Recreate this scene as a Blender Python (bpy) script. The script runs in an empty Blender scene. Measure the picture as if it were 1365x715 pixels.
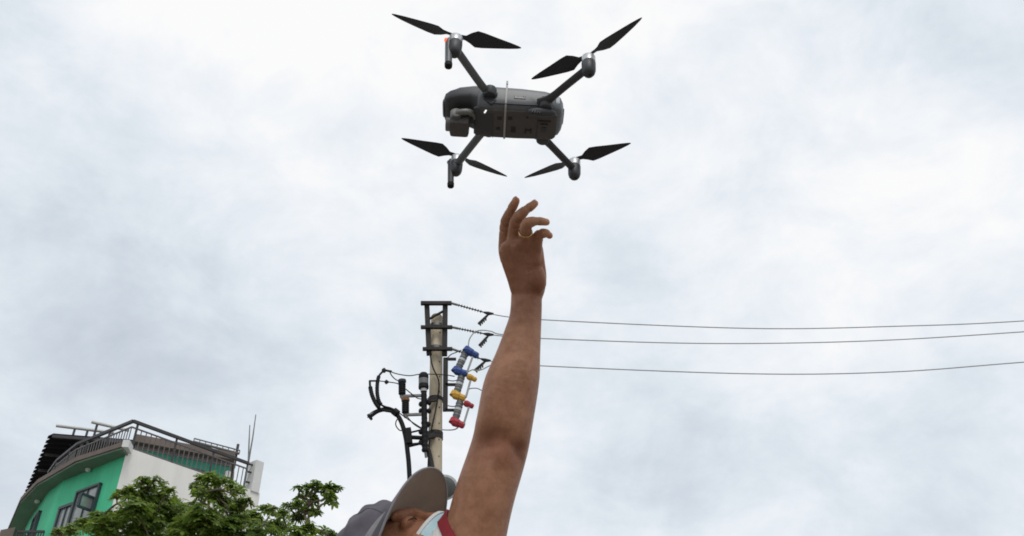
import bpy, bmesh, math, random
from mathutils import Vector, Matrix
from math import sin, cos, pi, radians

random.seed(7)
S = bpy.context.scene
COL = S.collection

# ------------------------------------------------------------------ camera
PITCH = radians(35.0); FPX = 1200.0
C0 = Vector((0, 0, 1.1))
cam_d = bpy.data.cameras.new('camera'); cam = bpy.data.objects.new('camera', cam_d); COL.objects.link(cam)
cam.location = C0; cam.rotation_euler = (pi/2 + PITCH, 0, 0)
cam_d.sensor_width = 36; cam_d.lens = 36*FPX/1365.0
cam_d.clip_start = 0.05; cam_d.clip_end = 3000
S.camera = cam
S.render.resolution_x = 1024; S.render.resolution_y = 536
S.render.engine = 'CYCLES'; S.cycles.filter_width = 1.8
S.view_settings.view_transform = 'Standard'; S.view_settings.look = 'None'
S.view_settings.exposure = 0.0; S.view_settings.gamma = 1.0

RT = Vector((1, 0, 0)); UP = Vector((0, -sin(PITCH), cos(PITCH))); FW = Vector((0, cos(PITCH), sin(PITCH)))
def ray(px, py): return RT*((px-682.5)/FPX) + UP*((357.5-py)/FPX) + FW
def W(px, py, zc): return C0 + ray(px, py)*zc            # a spot on the sight line, zc metres deep
def AY(px, py, Y): d = ray(px, py); return C0 + d*(Y/d.y)
def AH(px, py, h): d = ray(px, py); return C0 + d*(h/d.z)
def CV(x, y, z): return RT*x + UP*y + FW*z

# ------------------------------------------------------------------ node helpers
def newmat(name):
    m = bpy.data.materials.new(name); m.use_nodes = True
    nt = m.node_tree; b = nt.nodes['Principled BSDF']
    return m, nt, b
def noise(nt, scale, detail=4, rough=.55, coord='Object', dist=0.0, stretch=None):
    tc = nt.nodes.new('ShaderNodeTexCoord'); n = nt.nodes.new('ShaderNodeTexNoise')
    n.inputs['Scale'].default_value = scale; n.inputs['Detail'].default_value = detail
    n.inputs['Roughness'].default_value = rough; n.inputs['Distortion'].default_value = dist
    if stretch:
        mp = nt.nodes.new('ShaderNodeMapping'); mp.inputs['Scale'].default_value = stretch
        nt.links.new(tc.outputs[coord], mp.inputs[0]); nt.links.new(mp.outputs[0], n.inputs['Vector'])
    else:
        nt.links.new(tc.outputs[coord], n.inputs['Vector'])
    return n.outputs['Fac']
def ramp(nt, fac, stops):
    r = nt.nodes.new('ShaderNodeValToRGB'); nt.links.new(fac, r.inputs[0])
    el = r.color_ramp.elements
    while len(el) < len(stops): el.new(.5)
    for e, (p, c) in zip(el, stops):
        e.position = p; e.color = (*c, 1) if len(c) == 3 else c
    return r.outputs[0]
def bump(nt, b, fac, strength, dist=.01):
    n = nt.nodes.new('ShaderNodeBump'); n.inputs['Strength'].default_value = strength
    n.inputs['Distance'].default_value = dist
    nt.links.new(fac, n.inputs['Height']); nt.links.new(n.outputs[0], b.inputs['Normal'])
def sc(c, k): return tuple(min(1, x*k) for x in c)
def mat(name, col, rough=.6, var=.15, scale=8, bmp=0, bscale=60, bdist=.002, metal=0, col2=None, coord='Object', stretch=None, spec=None):
    m, nt, b = newmat(name)
    c2 = col2 or sc(col, 1+var)
    f = noise(nt, scale, 6, .6, coord, .3, stretch)
    nt.links.new(ramp(nt, f, [(.3, sc(col, 1-var)), (.52, col), (.72, c2)]), b.inputs['Base Color'])
    b.inputs['Roughness'].default_value = rough; b.inputs['Metallic'].default_value = metal
    if spec is not None: b.inputs['Specular IOR Level'].default_value = spec
    if bmp: bump(nt, b, noise(nt, bscale, 5, .6, coord), bmp, bdist)
    return m

# ------------------------------------------------------------------ sky and sun
SUN_EL, SUN_ROT = radians(56), radians(168)
w = bpy.data.worlds.new('World'); S.world = w; w.use_nodes = True
nt = w.node_tree; bg = nt.nodes['Background']; bg.inputs['Strength'].default_value = 0.1
sky = nt.nodes.new('ShaderNodeTexSky'); sky.sky_type = 'NISHITA'; sky.sun_disc = False
sky.sun_elevation = SUN_EL; sky.sun_rotation = SUN_ROT
tc = nt.nodes.new('ShaderNodeTexCoord')
def vmath(op, a, b=None, val=None):
    n = nt.nodes.new('ShaderNodeVectorMath'); n.operation = op
    nt.links.new(a, n.inputs[0])
    if b is not None: nt.links.new(b, n.inputs[1])
    if val is not None: n.inputs[1].default_value = val
    return n
def fmath(op, a, b):
    n = nt.nodes.new('ShaderNodeMath'); n.operation = op
    for i, v in enumerate((a, b)):
        if isinstance(v, (int, float)): n.inputs[i].default_value = v
        else: nt.links.new(v, n.inputs[i])
    return n.outputs[0]
def snoise(scale, detail, rough, dist, off, stretch=(1, 1, 1)):
    mp = nt.nodes.new('ShaderNodeMapping'); mp.inputs['Location'].default_value = off
    mp.inputs['Scale'].default_value = stretch
    nt.links.new(tc.outputs['Generated'], mp.inputs[0])
    n = nt.nodes.new('ShaderNodeTexNoise'); n.inputs['Scale'].default_value = scale
    n.inputs['Detail'].default_value = detail; n.inputs['Roughness'].default_value = rough
    n.inputs['Distortion'].default_value = dist
    nt.links.new(mp.outputs[0], n.inputs['Vector'])
    return n.outputs['Fac']
big = snoise(2.4, 2, .5, 0, (3.1, 0.4, 1.7), (1, 1, 1.15))
mid = snoise(6.0, 8, .60, .25, (7.7, 2.2, 5.1), (1, 1, 1.5))
fine = snoise(14, 7, .62, .2, (1.7, 9.2, 4.4), (1, 1, 1.4))
# broad brighter and darker banks of the overcast, by compass direction
banks = None
for (px, py, amp, width) in [(440, 70, .26, .035), (150, 190, .18, .02), (930, 10, .20, .03), (1080, 380, .30, .025), (1330, 250, .16, .008),
                             (1290, 60, -.20, .018), (900, 180, -.17, .012), (1180, 200, -.07, .012), (150, 340, -.24, .014), (560, 330, -.16, .012), (330, 480, -.14, .02),
                             (30, 480, -.16, .012), (1230, 620, -.22, .02), (870, 620, -.10, .012), (850, 330, -.14, .006), (70, 50, -.20, .012),
                             (210, 560, .12, .005), (370, 360, .14, .004), (500, 640, .10, .012)]:
    d = ray(px, py).normalized()
    dt = vmath('DOT_PRODUCT', tc.outputs['Generated'], val=d).outputs['Value']
    g = fmath('EXPONENT', fmath('MULTIPLY', fmath('SUBTRACT', dt, 1.0), 1/width), 0)
    g = fmath('MULTIPLY', g, amp)
    banks = g if banks is None else fmath('ADD', banks, g)
cl = fmath('ADD', fmath('MULTIPLY', big, .35), fmath('ADD', fmath('MULTIPLY', mid, .86), fmath('MULTIPLY', fine, .22)))
cl = fmath('ADD', fmath('ADD', cl, -.712), banks)
cl = fmath('ADD', fmath('MULTIPLY', cl, 1.15), .575)
K = 10.0
cc = ramp(nt, cl, [(.12, (.55, .61, .68)), (.34, (.655, .72, .79)), (.52, (.765, .825, .885)), (.68, (.885, .92, .965)), (.86, (1.0, 1.0, 1.0))])
sca = vmath('SCALE', cc); sca.inputs['Scale'].default_value = K
mx = nt.nodes.new('ShaderNodeMix'); mx.data_type = 'RGBA'; mx.inputs[0].default_value = .96
nt.links.new(sky.outputs[0], mx.inputs[6]); nt.links.new(sca.outputs[0], mx.inputs[7])
nt.links.new(mx.outputs[2], bg.inputs['Color'])

sl = bpy.data.lights.new('sun', 'SUN'); sl.energy = 1.15; sl.angle = radians(22); sl.color = (1, .96, .9)
so = bpy.data.objects.new('sun', sl); COL.objects.link(so)
# compass: sky rotation r puts the sun towards (sin r, cos r)
sd = Vector((sin(SUN_ROT)*cos(SUN_EL), cos(SUN_ROT)*cos(SUN_EL), sin(SUN_EL)))
so.rotation_euler = (-sd).to_track_quat('-Z', 'Y').to_euler()
so.location = (0, -20, 40)

# ------------------------------------------------------------------ mesh helpers
class MB:
    def __init__(s): s.v = []; s.f = []
    def add(s, vs, fs):
        n = len(s.v); s.v += [Vector(x) for x in vs]; s.f += [tuple(i+n for i in f) for f in fs]; return s
    def box(s, c, size, rot=None):
        c = Vector(c); h = Vector(size)/2; vs = []
        for x in (-1, 1):
            for y in (-1, 1):
                for z in (-1, 1):
                    p = Vector((x*h.x, y*h.y, z*h.z)); vs.append(c + (rot @ p if rot else p))
        return s.add(vs, [(0, 1, 3, 2), (4, 6, 7, 5), (0, 4, 5, 1), (2, 3, 7, 6), (0, 2, 6, 4), (1, 5, 7, 3)])
    def beam(s, a, b, w_, h_=None, up=Vector((0, 0, 1))):
        a = Vector(a); b = Vector(b); d = (b-a); L = d.length; d.normalize(); h_ = h_ or w_
        sd_ = d.cross(up)
        if sd_.length < 1e-4: sd_ = d.cross(Vector((1, 0, 0)))
        sd_.normalize(); u = sd_.cross(d)
        R = Matrix((d, sd_, u)).transposed()
        return s.box((a+b)/2, (L, w_, h_), R)
    def rings(s, rings, cap=True, closed=False):
        n = len(rings[0]); base = len(s.v)
        for r in rings: s.v += [Vector(p) for p in r]
        m = len(rings)
        for i in range(m if closed else m-1):
            for j in range(n):
                a = base+i*n+j; b = base+i*n+(j+1) % n
                c = base+((i+1) % m)*n+(j+1) % n; d = base+((i+1) % m)*n+j
                s.f.append((a, b, c, d))
        if cap and not closed:
            s.f.append(tuple(base+j for j in reversed(range(n))))
            s.f.append(tuple(base+(m-1)*n+j for j in range(n)))
        return s
    def tube(s, pts, r, seg=8, cap=True, asp=1.0, ref=None):
        pts = [Vector(p) for p in pts]
        rs = r if isinstance(r, (list, tuple)) else [r]*len(pts)
        rings = []; u = None
        for i, p in enumerate(pts):
            t = (pts[min(i+1, len(pts)-1)] - pts[max(i-1, 0)]).normalized()
            if u is None:
                a = Vector(ref) if ref is not None else (Vector((0, 0, 1)) if abs(t.z) < .9 else Vector((1, 0, 0)))
            else: a = u
            u = (a - t*a.dot(t)).normalized(); v = t.cross(u)
            rings.append([p + (u*cos(2*pi*k/seg)*asp + v*sin(2*pi*k/seg))*rs[i] for k in range(seg)])
        return s.rings(rings, cap)
    def lathe(s, a, d, prof, seg=16):
        a = Vector(a); d = Vector(d).normalized()
        u = d.orthogonal().normalized(); v = d.cross(u)
        return s.rings([[a + d*z + (u*cos(2*pi*k/seg)+v*sin(2*pi*k/seg))*max(r, 1e-5) for k in range(seg)] for z, r in prof])
    def prism(s, poly, z0, z1):
        n = len(poly)
        vs = [Vector((p[0], p[1], z0)) for p in poly] + [Vector((p[0], p[1], z1)) for p in poly]
        fs = [tuple(reversed(range(n))), tuple(range(n, 2*n))] + [(i, (i+1) % n, n+(i+1) % n, n+i) for i in range(n)]
        return s.add(vs, fs)
    def ell(s, c, r, R=None, nu=16, nv=10):
        c = Vector(c); rings = []
        for i in range(nv+1):
            th = pi*i/nv
            row = []
            for j in range(nu):
                p = Vector((r[0]*max(sin(th), 1e-3)*cos(2*pi*j/nu), r[1]*max(sin(th), 1e-3)*sin(2*pi*j/nu), r[2]*cos(th)))
                row.append(c + (R @ p if R else p))
            rings.append(row)
        return s.rings(rings)
    def xf(s, M): s.v = [M @ p for p in s.v]; return s
    def build(s, name, m, parent=None, smooth=False, bevel=0, local=False):
        off = Vector((0, 0, 0))
        if parent is not None and not local:
            p = parent
            while p is not None: off += p.location; p = p.parent
        me = bpy.data.meshes.new(name)
        me.from_pydata([p-off for p in s.v], [], s.f)
        bm = bmesh.new(); bm.from_mesh(me); bmesh.ops.recalc_face_normals(bm, faces=bm.faces)
        if bevel:
            bmesh.ops.bevel(bm, geom=[e for e in bm.edges if e.calc_face_angle(0) > .6], offset=bevel, segments=2, affect='EDGES', profile=.6)
        bm.to_mesh(me); bm.free()
        if smooth:
            me.polygons.foreach_set('use_smooth', [True]*len(me.polygons))
            try: me.set_sharp_from_angle(angle=radians(50))
            except Exception: pass
        o = bpy.data.objects.new(name, me); COL.objects.link(o)
        if m: me.materials.append(m)
        if parent is not None: o.parent = parent
        return o
def tag(o, label=None, cat=None, group=None, kind=None):
    if label: o['label'] = label
    if cat: o['category'] = cat
    if group: o['group'] = group
    if kind: o['kind'] = kind
    return o
def thing(name, label, cat, loc=(0, 0, 0), group=None):
    o = bpy.data.objects.new(name, None); COL.objects.link(o); o.location = loc; o.empty_display_size = .1
    return tag(o, label, cat, group)
def crom(pts, n=6):
    P = [Vector(p) for p in pts]; out = []
    for i in range(len(P)-1):
        a = P[max(i-1, 0)]; b = P[i]; c = P[i+1]; d = P[min(i+2, len(P)-1)]
        for k in range(n):
            t = k/n
            out.append(.5*((2*b)+(c-a)*t+(2*a-5*b+4*c-d)*t*t+(-a+3*b-3*c+d)*t**3))
    out.append(P[-1]); return out

# ------------------------------------------------------------------ materials
M = {}
M['concrete_ground'] = mat('concrete_ground', (.21, .185, .155), .85, .25, 1.3, .4, 30, .01)
M['pole'] = mat('pole_concrete', (.50, .425, .31), .85, .28, 3, .5, 25, .01, stretch=(1, 1, .35))
M['steel'] = mat('dark_steel', (.036, .033, .032), .65, .3, 8, .2, 40, spec=.25)
M['galv'] = mat('galvanised_steel', (.17, .17, .165), .5, .3, 10, .2, 40, metal=.5)
M['black'] = mat('black_rubber', (.010, .010, .011), .6, .3, 10, .2, 40, spec=.2)
M['wire'] = mat('weathered_wire', (.34, .345, .35), .55, .15, 10)
M['grey_ins'] = mat('grey_polymer', (.15, .155, .16), .5, .2, 10)
M['lightband'] = mat('pale_collar', (.5, .51, .52), .5, .1, 10)
M['blue'] = mat('blue_cover', (.025, .065, .25), .6, .35, 9, .3, 60)
M['yellow'] = mat('yellow_cover', (.60, .34, .045), .6, .3, 9, .3, 60)
M['red'] = mat('red_cover', (.38, .025, .04), .6, .35, 9, .3, 60)
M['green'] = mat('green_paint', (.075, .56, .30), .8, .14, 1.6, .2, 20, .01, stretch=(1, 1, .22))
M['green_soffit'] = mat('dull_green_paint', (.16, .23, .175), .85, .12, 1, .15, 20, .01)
M['brown'] = mat('brown_fascia', (.16, .125, .105), .8, .2, 1.5, .2, 20, .01)
M['white_wall'] = mat('off_white_plaster', (.82, .80, .755), .88, .10, 1.4, .3, 14, .01, stretch=(1, 1, .25))
M['trim_white'] = mat('white_trim', (.68, .68, .66), .7, .07, 2)
M['rail'] = mat('dark_rail_paint', (.04, .036, .038), .5, .2, 4)
M['baluster'] = mat('grey_brown_rail_paint', (.12, .108, .108), .5, .2, 4)
M['sheet'] = mat('dark_corrugated_sheet', (.016, .015, .018), .8, .2, 2, spec=.1)
M['winframe'] = mat('dark_grey_window_frame', (.035, .055, .06), .5, .1, 5)
M['pipe'] = mat('white_pipe', (.62, .62, .60), .5, .1, 5)
M['shade_wall'] = mat('grey_shaded_render', (.22, .21, .20), .85, .15, 1)
m, n_, b = newmat('window_glass'); b.inputs['Base Color'].default_value = (.25, .28, .28, 1); b.inputs['Roughness'].default_value = .12; b.inputs['Specular IOR Level'].default_value = .8
nt2 = n_; nt2.links.new(ramp(nt2, noise(nt2, 1.5, 3), [(.3, (.16, .18, .18)), (.7, (.34, .36, .35))]), b.inputs['Base Color']); M['glass'] = m

# skin
m, n_, b = newmat('skin')
f1 = noise(n_, 9, 4, .6, 'Object', .4); f2 = noise(n_, 60, 4, .65, 'Object', .2); f3 = noise(n_, 300, 3, .6)
c1 = ramp(n_, f1, [(.3, (.275, .126, .069)), (.5, (.335, .160, .090)), (.72, (.40, .202, .118))])
c2 = ramp(n_, f2, [(.35, (.74, .68, .64)), (.6, (1.0, 1.0, 1.0))])
mm = n_.nodes.new('ShaderNodeMix'); mm.data_type = 'RGBA'; mm.blend_type = 'MULTIPLY'; mm.inputs[0].default_value = .8
n_.links.new(c1, mm.inputs[6]); n_.links.new(c2, mm.inputs[7])
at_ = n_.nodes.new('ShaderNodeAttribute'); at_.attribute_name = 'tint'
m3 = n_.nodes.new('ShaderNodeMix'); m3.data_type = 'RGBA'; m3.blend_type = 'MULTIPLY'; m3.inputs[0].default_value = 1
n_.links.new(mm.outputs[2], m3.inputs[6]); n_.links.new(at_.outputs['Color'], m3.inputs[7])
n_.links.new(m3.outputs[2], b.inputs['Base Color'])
b.inputs['Roughness'].default_value = .5; b.inputs['Specular IOR Level'].default_value = .28
b.inputs['Subsurface Weight'].default_value = .12; b.inputs['Subsurface Radius'].default_value = (.6, .25, .15); b.inputs['Subsurface Scale'].default_value = .01
bn = n_.nodes.new('ShaderNodeMath'); bn.operation = 'ADD'; n_.links.new(f2, bn.inputs[0]); n_.links.new(f3, bn.inputs[1])
bump(n_, b, bn.outputs[0], .35, .0012); M['skin'] = m
M['nail'] = mat('fingernail', (.50, .29, .235), .3, .08, 40)
M['lip'] = mat('dark_lash', (.02, .012, .01), .6, .1, 40)
M['gold'] = mat('gold', (.75, .5, .2), .25, .05, 40, metal=1)
M['cap'] = mat('grey_purple_cotton', (.105, .096, .112), .9, .3, 22, .5, 900, .0006)
M['cap_edge'] = mat('pale_grey_cotton', (.26, .25, .26), .9, .12, 30, .5, 900, .0006)
M['cap_under'] = mat('taupe_cotton', (.33, .275, .225), .9, .10, 25, .5, 1100, .0006)
M['mask'] = mat('blue_white_mask_fabric', (.50, .70, .76), .8, .08, 14, .4, 400, .0006, col2=(.80, .86, .88))
M['white_cloth'] = mat('white_cotton', (.72, .71, .69), .9, .06, 12, .4, 500, .0008)
M['red_cloth'] = mat('dark_red_rib', (.22, .010, .018), .85, .15, 30, .5, 700, .0008)
M['trousers'] = mat('dark_trousers', (.03, .034, .045), .9, .2, 12, .3, 300, .001)
M['shoe'] = mat('black_shoe', (.02, .02, .02), .5, .2, 12)
M['hair'] = mat('black_hair', (.012, .010, .009), .6, .3, 60, .6, 300, .001)
# drone
M['shell'] = mat('grey_drone_plastic', (.115, .124, .134), .42, .07, 30, .25, 900, .0002)
M['shell_dark'] = mat('dark_drone_plastic', (.038, .040, .045), .5, .1, 30, .25, 900, .0002)
M['belly'] = mat('bounce_tinted_plastic', (.072, .064, .061), .6, .08, 30, .25, 900, .0002)  # brown of light bounced off the ground is put into this colour
M['mark'] = mat('black_sensor_window', (.012, .012, .013), .3, .05, 30)
M['alu'] = mat('brushed_aluminium', (.55, .56, .57), .38, .06, 60, metal=.55)
M['prop'] = mat('black_propeller_plastic', (.016, .017, .022), .5, .08, 30)
M['strap'] = mat('clear_white_strap', (.36, .345, .34), .45, .08, 60)
M['gimbal'] = mat('gimbal_grey_metal', (.15, .148, .140), .45, .08, 40, metal=.25)
M['lens'] = mat('camera_glass', (.01, .01, .012), .06, .02, 30)
m, n_, b = newmat('red_led'); b.inputs['Base Color'].default_value = (.8, .05, .02, 1)
b.inputs['Emission Color'].default_value = (1, .12, .05, 1); b.inputs['Emission Strength'].default_value = 1.6; M['led'] = m
# leaves
def leafmat(name, lo, mid_, hi):
    m, n_, b = newmat(name)
    g = n_.nodes.new('ShaderNodeNewGeometry')
    rp = ramp(n_, g.outputs['Random Per Island'], [(0, lo), (.5, mid_), (1, hi)])
    n2 = noise(n_, 1.6, 3); r2 = ramp(n_, n2, [(.35, (.72, .78, .75)), (.65, (1.0, 1.0, 1.0))])
    mm = n_.nodes.new('ShaderNodeMix'); mm.data_type = 'RGBA'; mm.blend_type = 'MULTIPLY'; mm.inputs[0].default_value = 1
    n_.links.new(rp, mm.inputs[6]); n_.links.new(r2, mm.inputs[7]); n_.links.new(mm.outputs[2], b.inputs['Base Color'])
    b.inputs['Roughness'].default_value = .45
    tr = n_.nodes.new('ShaderNodeBsdfTranslucent'); hs = n_.nodes.new('ShaderNodeHueSaturation'); hs.inputs['Value'].default_value = 1.7; hs.inputs['Hue'].default_value = .49; n_.links.new(mm.outputs[2], hs.inputs['Color']); n_.links.new(hs.outputs[0], tr.inputs['Color'])
    ms = n_.nodes.new('ShaderNodeMixShader'); ms.inputs[0].default_value = .42
    out = n_.nodes['Material Output']
    n_.links.new(b.outputs[0], ms.inputs[1]); n_.links.new(tr.outputs[0], ms.inputs[2]); n_.links.new(ms.outputs[0], out.inputs['Surface'])
    return m
M['leaf'] = leafmat('leaf_green', (.068, .125, .020), (.135, .215, .034), (.26, .33, .06))
M['bark'] = mat('bark', (.11, .085, .06), .9, .3, 6, .8, 30, .01)

# ------------------------------------------------------------------ ground
g = MB()
N = 24
for i in range(N+1):
    for j in range(N+1):
        g.v.append(Vector(((i/N-.5)*1600, (j/N-.5)*1600+200, 0)))
for i in range(N):
    for j in range(N):
        a = i*(N+1)+j; g.f.append((a, a+N+1, a+N+2, a+1))
tag(g.build('ground', M['concrete_ground']), 'pale worn concrete ground', kind='structure')
r_ = MB(); r_.add([(-200, 20.5, .004), (200, 20.5, .004), (200, 26.5, .004), (-200, 26.5, .004)], [(0, 1, 2, 3)])
tag(r_.build('road', mat('asphalt', (.05, .05, .052), .9, .2, 2, .5, 40, .01)), 'grey asphalt road', kind='structure')
k = MB(); k.box((0, 20.35, .06), (400, .3, .12)); k.box((0, 26.65, .06), (400, .3, .12))
tag(k.build('kerb', M['concrete_ground']), 'concrete kerb', kind='structure')

# ------------------------------------------------------------------ building
BH = 12.2 + C0.z      # underside of the roof slab
FT = 12.46 + C0.z     # terrace level
SLAB = [(-12.95, 27.9), (-14.95, 29.12), (-17.14, 31.14), (-18.55, 32.92), (-20.71, 36.51), (-22.4, 42.5)]
WALL = [(-13.0, 28.42), (-14.5, 29.55), (-16.01, 30.65), (-17.0, 31.75), (-17.73, 32.83), (-18.9, 34.55), (-19.74, 35.92), (-21.0, 42)]
WH = [(-13.0, 28.42), (-9.5, 32.63)]
house = thing('house', 'green house with a white side wall and a railed roof terrace, behind the trees', 'house', (-15, 33, 0))
gw = MB()
inner = [(-12.9, 28.7), (-9.62, 32.72), (-12, 42)]
gw.prism(WALL + [(-12, 42), (-9.75, 32.75)], 0, BH)
gw.build('wall', M['green'], house)['label'] = 'curved bright green front wall'
ww = MB()
d = (Vector(WH[1])-Vector(WH[0])).normalized(); nrm = Vector((d.y, -d.x))
A = Vector(WH[0]); B_ = Vector(WH[1])
p = [A+nrm*.03-d*.02, B_+nrm*.03, B_-nrm*.25, A-nrm*.25+d*.2]
ww.prism([(q.x, q.y) for q in p], 0, FT+.02)
ww.build('wall', M['white_wall'], house, bevel=.01)['label'] = 'off-white plastered side wall'
cp = MB()   # white coping nib at the corner
q0 = Vector(SLAB[0]) + Vector((.10, -.02)); q1 = A + nrm*.05 + d*.05
cp.beam((q0.x, q0.y, FT-.06), (q1.x, q1.y, FT-.06), .22, .26)
cp.build('coping', M['trim_white'], house, bevel=.01)
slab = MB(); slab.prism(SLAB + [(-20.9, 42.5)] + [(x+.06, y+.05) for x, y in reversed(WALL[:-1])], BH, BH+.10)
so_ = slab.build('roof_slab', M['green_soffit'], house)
fs = MB()
for i in range(len(SLAB)-1):
    a = Vector((*SLAB[i], BH+.155)); b2 = Vector((*SLAB[i+1], BH+.155)); fs.beam(a, b2, .10, .17)
fs.build('fascia', M['brown'], house)
for (px, py) in ((118, 625), (50, 667)):
    c = AH(px, py, 12.2); l = MB(); l.lathe((c.x, c.y, BH), (0, 0, -1), [(0, .09), (.05, .10), (.10, .07), (.12, .02)], 12)
    l.build('ceiling_lamp', M['trim_white'], so_, smooth=True)
terr = MB(); terr.prism([(x+.1, y+.1) for x, y in WALL] + [(-12, 41.9), (-9.9, 32.9)], BH+.101, FT-.03)
terr.build('terrace_floor', M['shade_wall'], house)

def on_wall(px, py, a, b, out=0.0):
    a = Vector(a); b = Vector(b); dd = (b-a).normalized(); n = Vector((dd.y, -dd.x))
    if n.dot(a) > 0: n = -n
    a = a + n*out
    r = ray(px, py); t = (a-Vector((C0.x, C0.y))).dot(n)/(r.x*n.x+r.y*n.y)
    return C0 + r*t
def window(L, R_, z0, z1, fw=.08, sash=None):
    z0 += C0.z; z1 += C0.z
    L = Vector((*L, 0)); R_ = Vector((*R_, 0)); dd = (R_-L).normalized()
    nn = Vector((dd.y, -dd.x, 0))
    if nn.dot(L) > 0: nn = -nn
    L += nn*.05; R_ += nn*.05
    f = MB(); Z = Vector((0, 0, 1))
    f.beam(L+Z*z0, L+Z*z1, fw, .14, nn); f.beam(R_+Z*z0, R_+Z*z1, fw, .14, nn)
    f.beam(L-dd*fw/2+Z*z1, R_+dd*fw/2+Z*z1, .15, fw); f.beam(L-dd*fw/2+Z*z0, R_+dd*fw/2+Z*z0, .15, fw)
    o = f.build('window', M['winframe'], house)
    mid_ = L+(R_-L)*.5
    f = MB(); f.beam(mid_+Z*z0, mid_+Z*z1, fw*.6, .09, nn); f.build('mullion', M['winframe'], o)
    for k_ in range(2):
        a2 = L+(R_-L)*(.5*k_); b2 = L+(R_-L)*(.5*k_+.5)
        g_ = MB(); g_.box((a2+b2)/2+Z*(z0+z1)/2, ((b2-a2).length, .012, z1-z0), Matrix.Rotation(math.atan2(dd.y, dd.x), 3, 'Z'))
        g_.build('pane', M['glass'], o)
    if sash:      # side-hung casement standing open
        t0, wd, s0, s1 = sash; s0 += C0.z; s1 += C0.z
        hinge = L.lerp(R_, t0); e = hinge + nn*wd + dd*.06
        s_ = MB(); t = .075
        s_.beam(hinge+Z*s0, hinge+Z*s1, t); s_.beam(e+Z*s0, e+Z*s1, t)
        s_.beam(hinge+Z*s1, e+Z*s1, t); s_.beam(hinge+Z*s0, e+Z*s0, t)
        s_.build('sash', M['winframe'], o)
        g_ = MB(); g_.box((hinge+e)/2+Z*(s0+s1)/2, ((e-hinge).length, .012, s1-s0), Matrix.Rotation(math.atan2((e-hinge).y, (e-hinge).x), 3, 'Z')); g_.build('pane', M['glass'], o)
    return o
window((-14.89, 29.84), (-13.82, 29.05), 10.25, 11.43, .075, (.86, .50, 10.55, 10.98))
window((-15.58, 30.34), (-14.92, 29.86), 10.05, 11.05, .10)
window((-17.66, 32.72), (-17.08, 31.87), 10.2, 11.50, .07)
# lower balcony with rail at the far left
bal = MB()
bc = [AY(24, 709, 30.2), AY(60, 706, 30.2)]
zz = bc[0].z
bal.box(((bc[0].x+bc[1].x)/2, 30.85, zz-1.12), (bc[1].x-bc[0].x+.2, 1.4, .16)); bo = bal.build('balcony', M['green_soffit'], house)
rl = MB(); rl.beam((bc[0].x, 30.2, zz), (bc[1].x, 30.2, zz), .07, .08); rl.beam((bc[0].x, 30.2, zz-.9), (bc[1].x, 30.2, zz-.9), .05)
nb = 11
for i in range(nb): x = bc[0].x+(bc[1].x-bc[0].x)*i/(nb-1); rl.beam((x, 30.2, zz), (x, 30.2, zz-1.04), .035)
rl.build('railing', M['rail'], bo)
pl = MB(); q = AY(16, 708, 31.0); pl.prism([(q.x-.35, 30.9), (q.x+.30, 30.6), (q.x+.30, 31.7), (q.x-.35, 32.0)], 0, q.z); pl.build('pillar', M['brown'], house)

# roof railing
RH = 13.5 + C0.z
railL = [Vector((-13.08, 28.5, 0)), Vector((-15.74, 30.4, 0)), Vector((-17.1, 31.9, 0)), Vector((-17.92, 33.07, 0)), Vector((-19.9, 36.9, 0))]
railR = [Vector((-13.08, 28.5, 0)), Vector((-9.98, 32.2, 0))]
rg = MB(); Z = Vector((0, 0, 1))
for P_ in (railL, railR):
    for a, b2 in zip(P_[:-1], P_[1:]): rg.beam(a+Z*RH, b2+Z*RH, .10, .10)
rail_o = rg.build('railing', M['rail'], house)
rg = MB()
for P_ in (railL, railR):
    for a, b2 in zip(P_[:-1], P_[1:]):
        rg.beam(a+Z*(RH-.22), b2+Z*(RH-.22), .045); rg.beam(a+Z*(FT+.10), b2+Z*(FT+.10), .045)
rg.build('lower_rail', M['baluster'], rail_o)
base = MB(); base.box((0, 0, (RH-.22+FT+.10)/2-RH), (.028, .028, RH-.22-FT-.10)); bmesh_shared = None
thick = MB(); thick.box((0, 0, (FT)/2-RH/2), (.06, .06, RH-FT))
def along(P_, step):
    L = 0; out = []
    for a, b2 in zip(P_[:-1], P_[1:]):
        n = max(1, round((b2-a).length/step))
        for i in range(n): out.append(a.lerp(b2, i/n))
    out.append(P_[-1]); return out
first = None; firstp = None
for P_ in (railL, railR[::-1]):
    pts_ = along(P_, .165 if P_ is railL else .19)
    for i, p_ in enumerate(pts_[1:]):
        src = i % 8 == 7
        if src:
            if firstp is None: firstp = thick.build('post', M['rail'], rail_o, local=True); o = firstp
            else: o = firstp.copy(); COL.objects.link(o)
        else:
            if first is None: first = base.build('baluster', M['baluster'], rail_o, local=True); o = first
            else: o = first.copy(); COL.objects.link(o)
        o.location = Vector((p_.x, p_.y, RH)) - house.location

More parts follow.
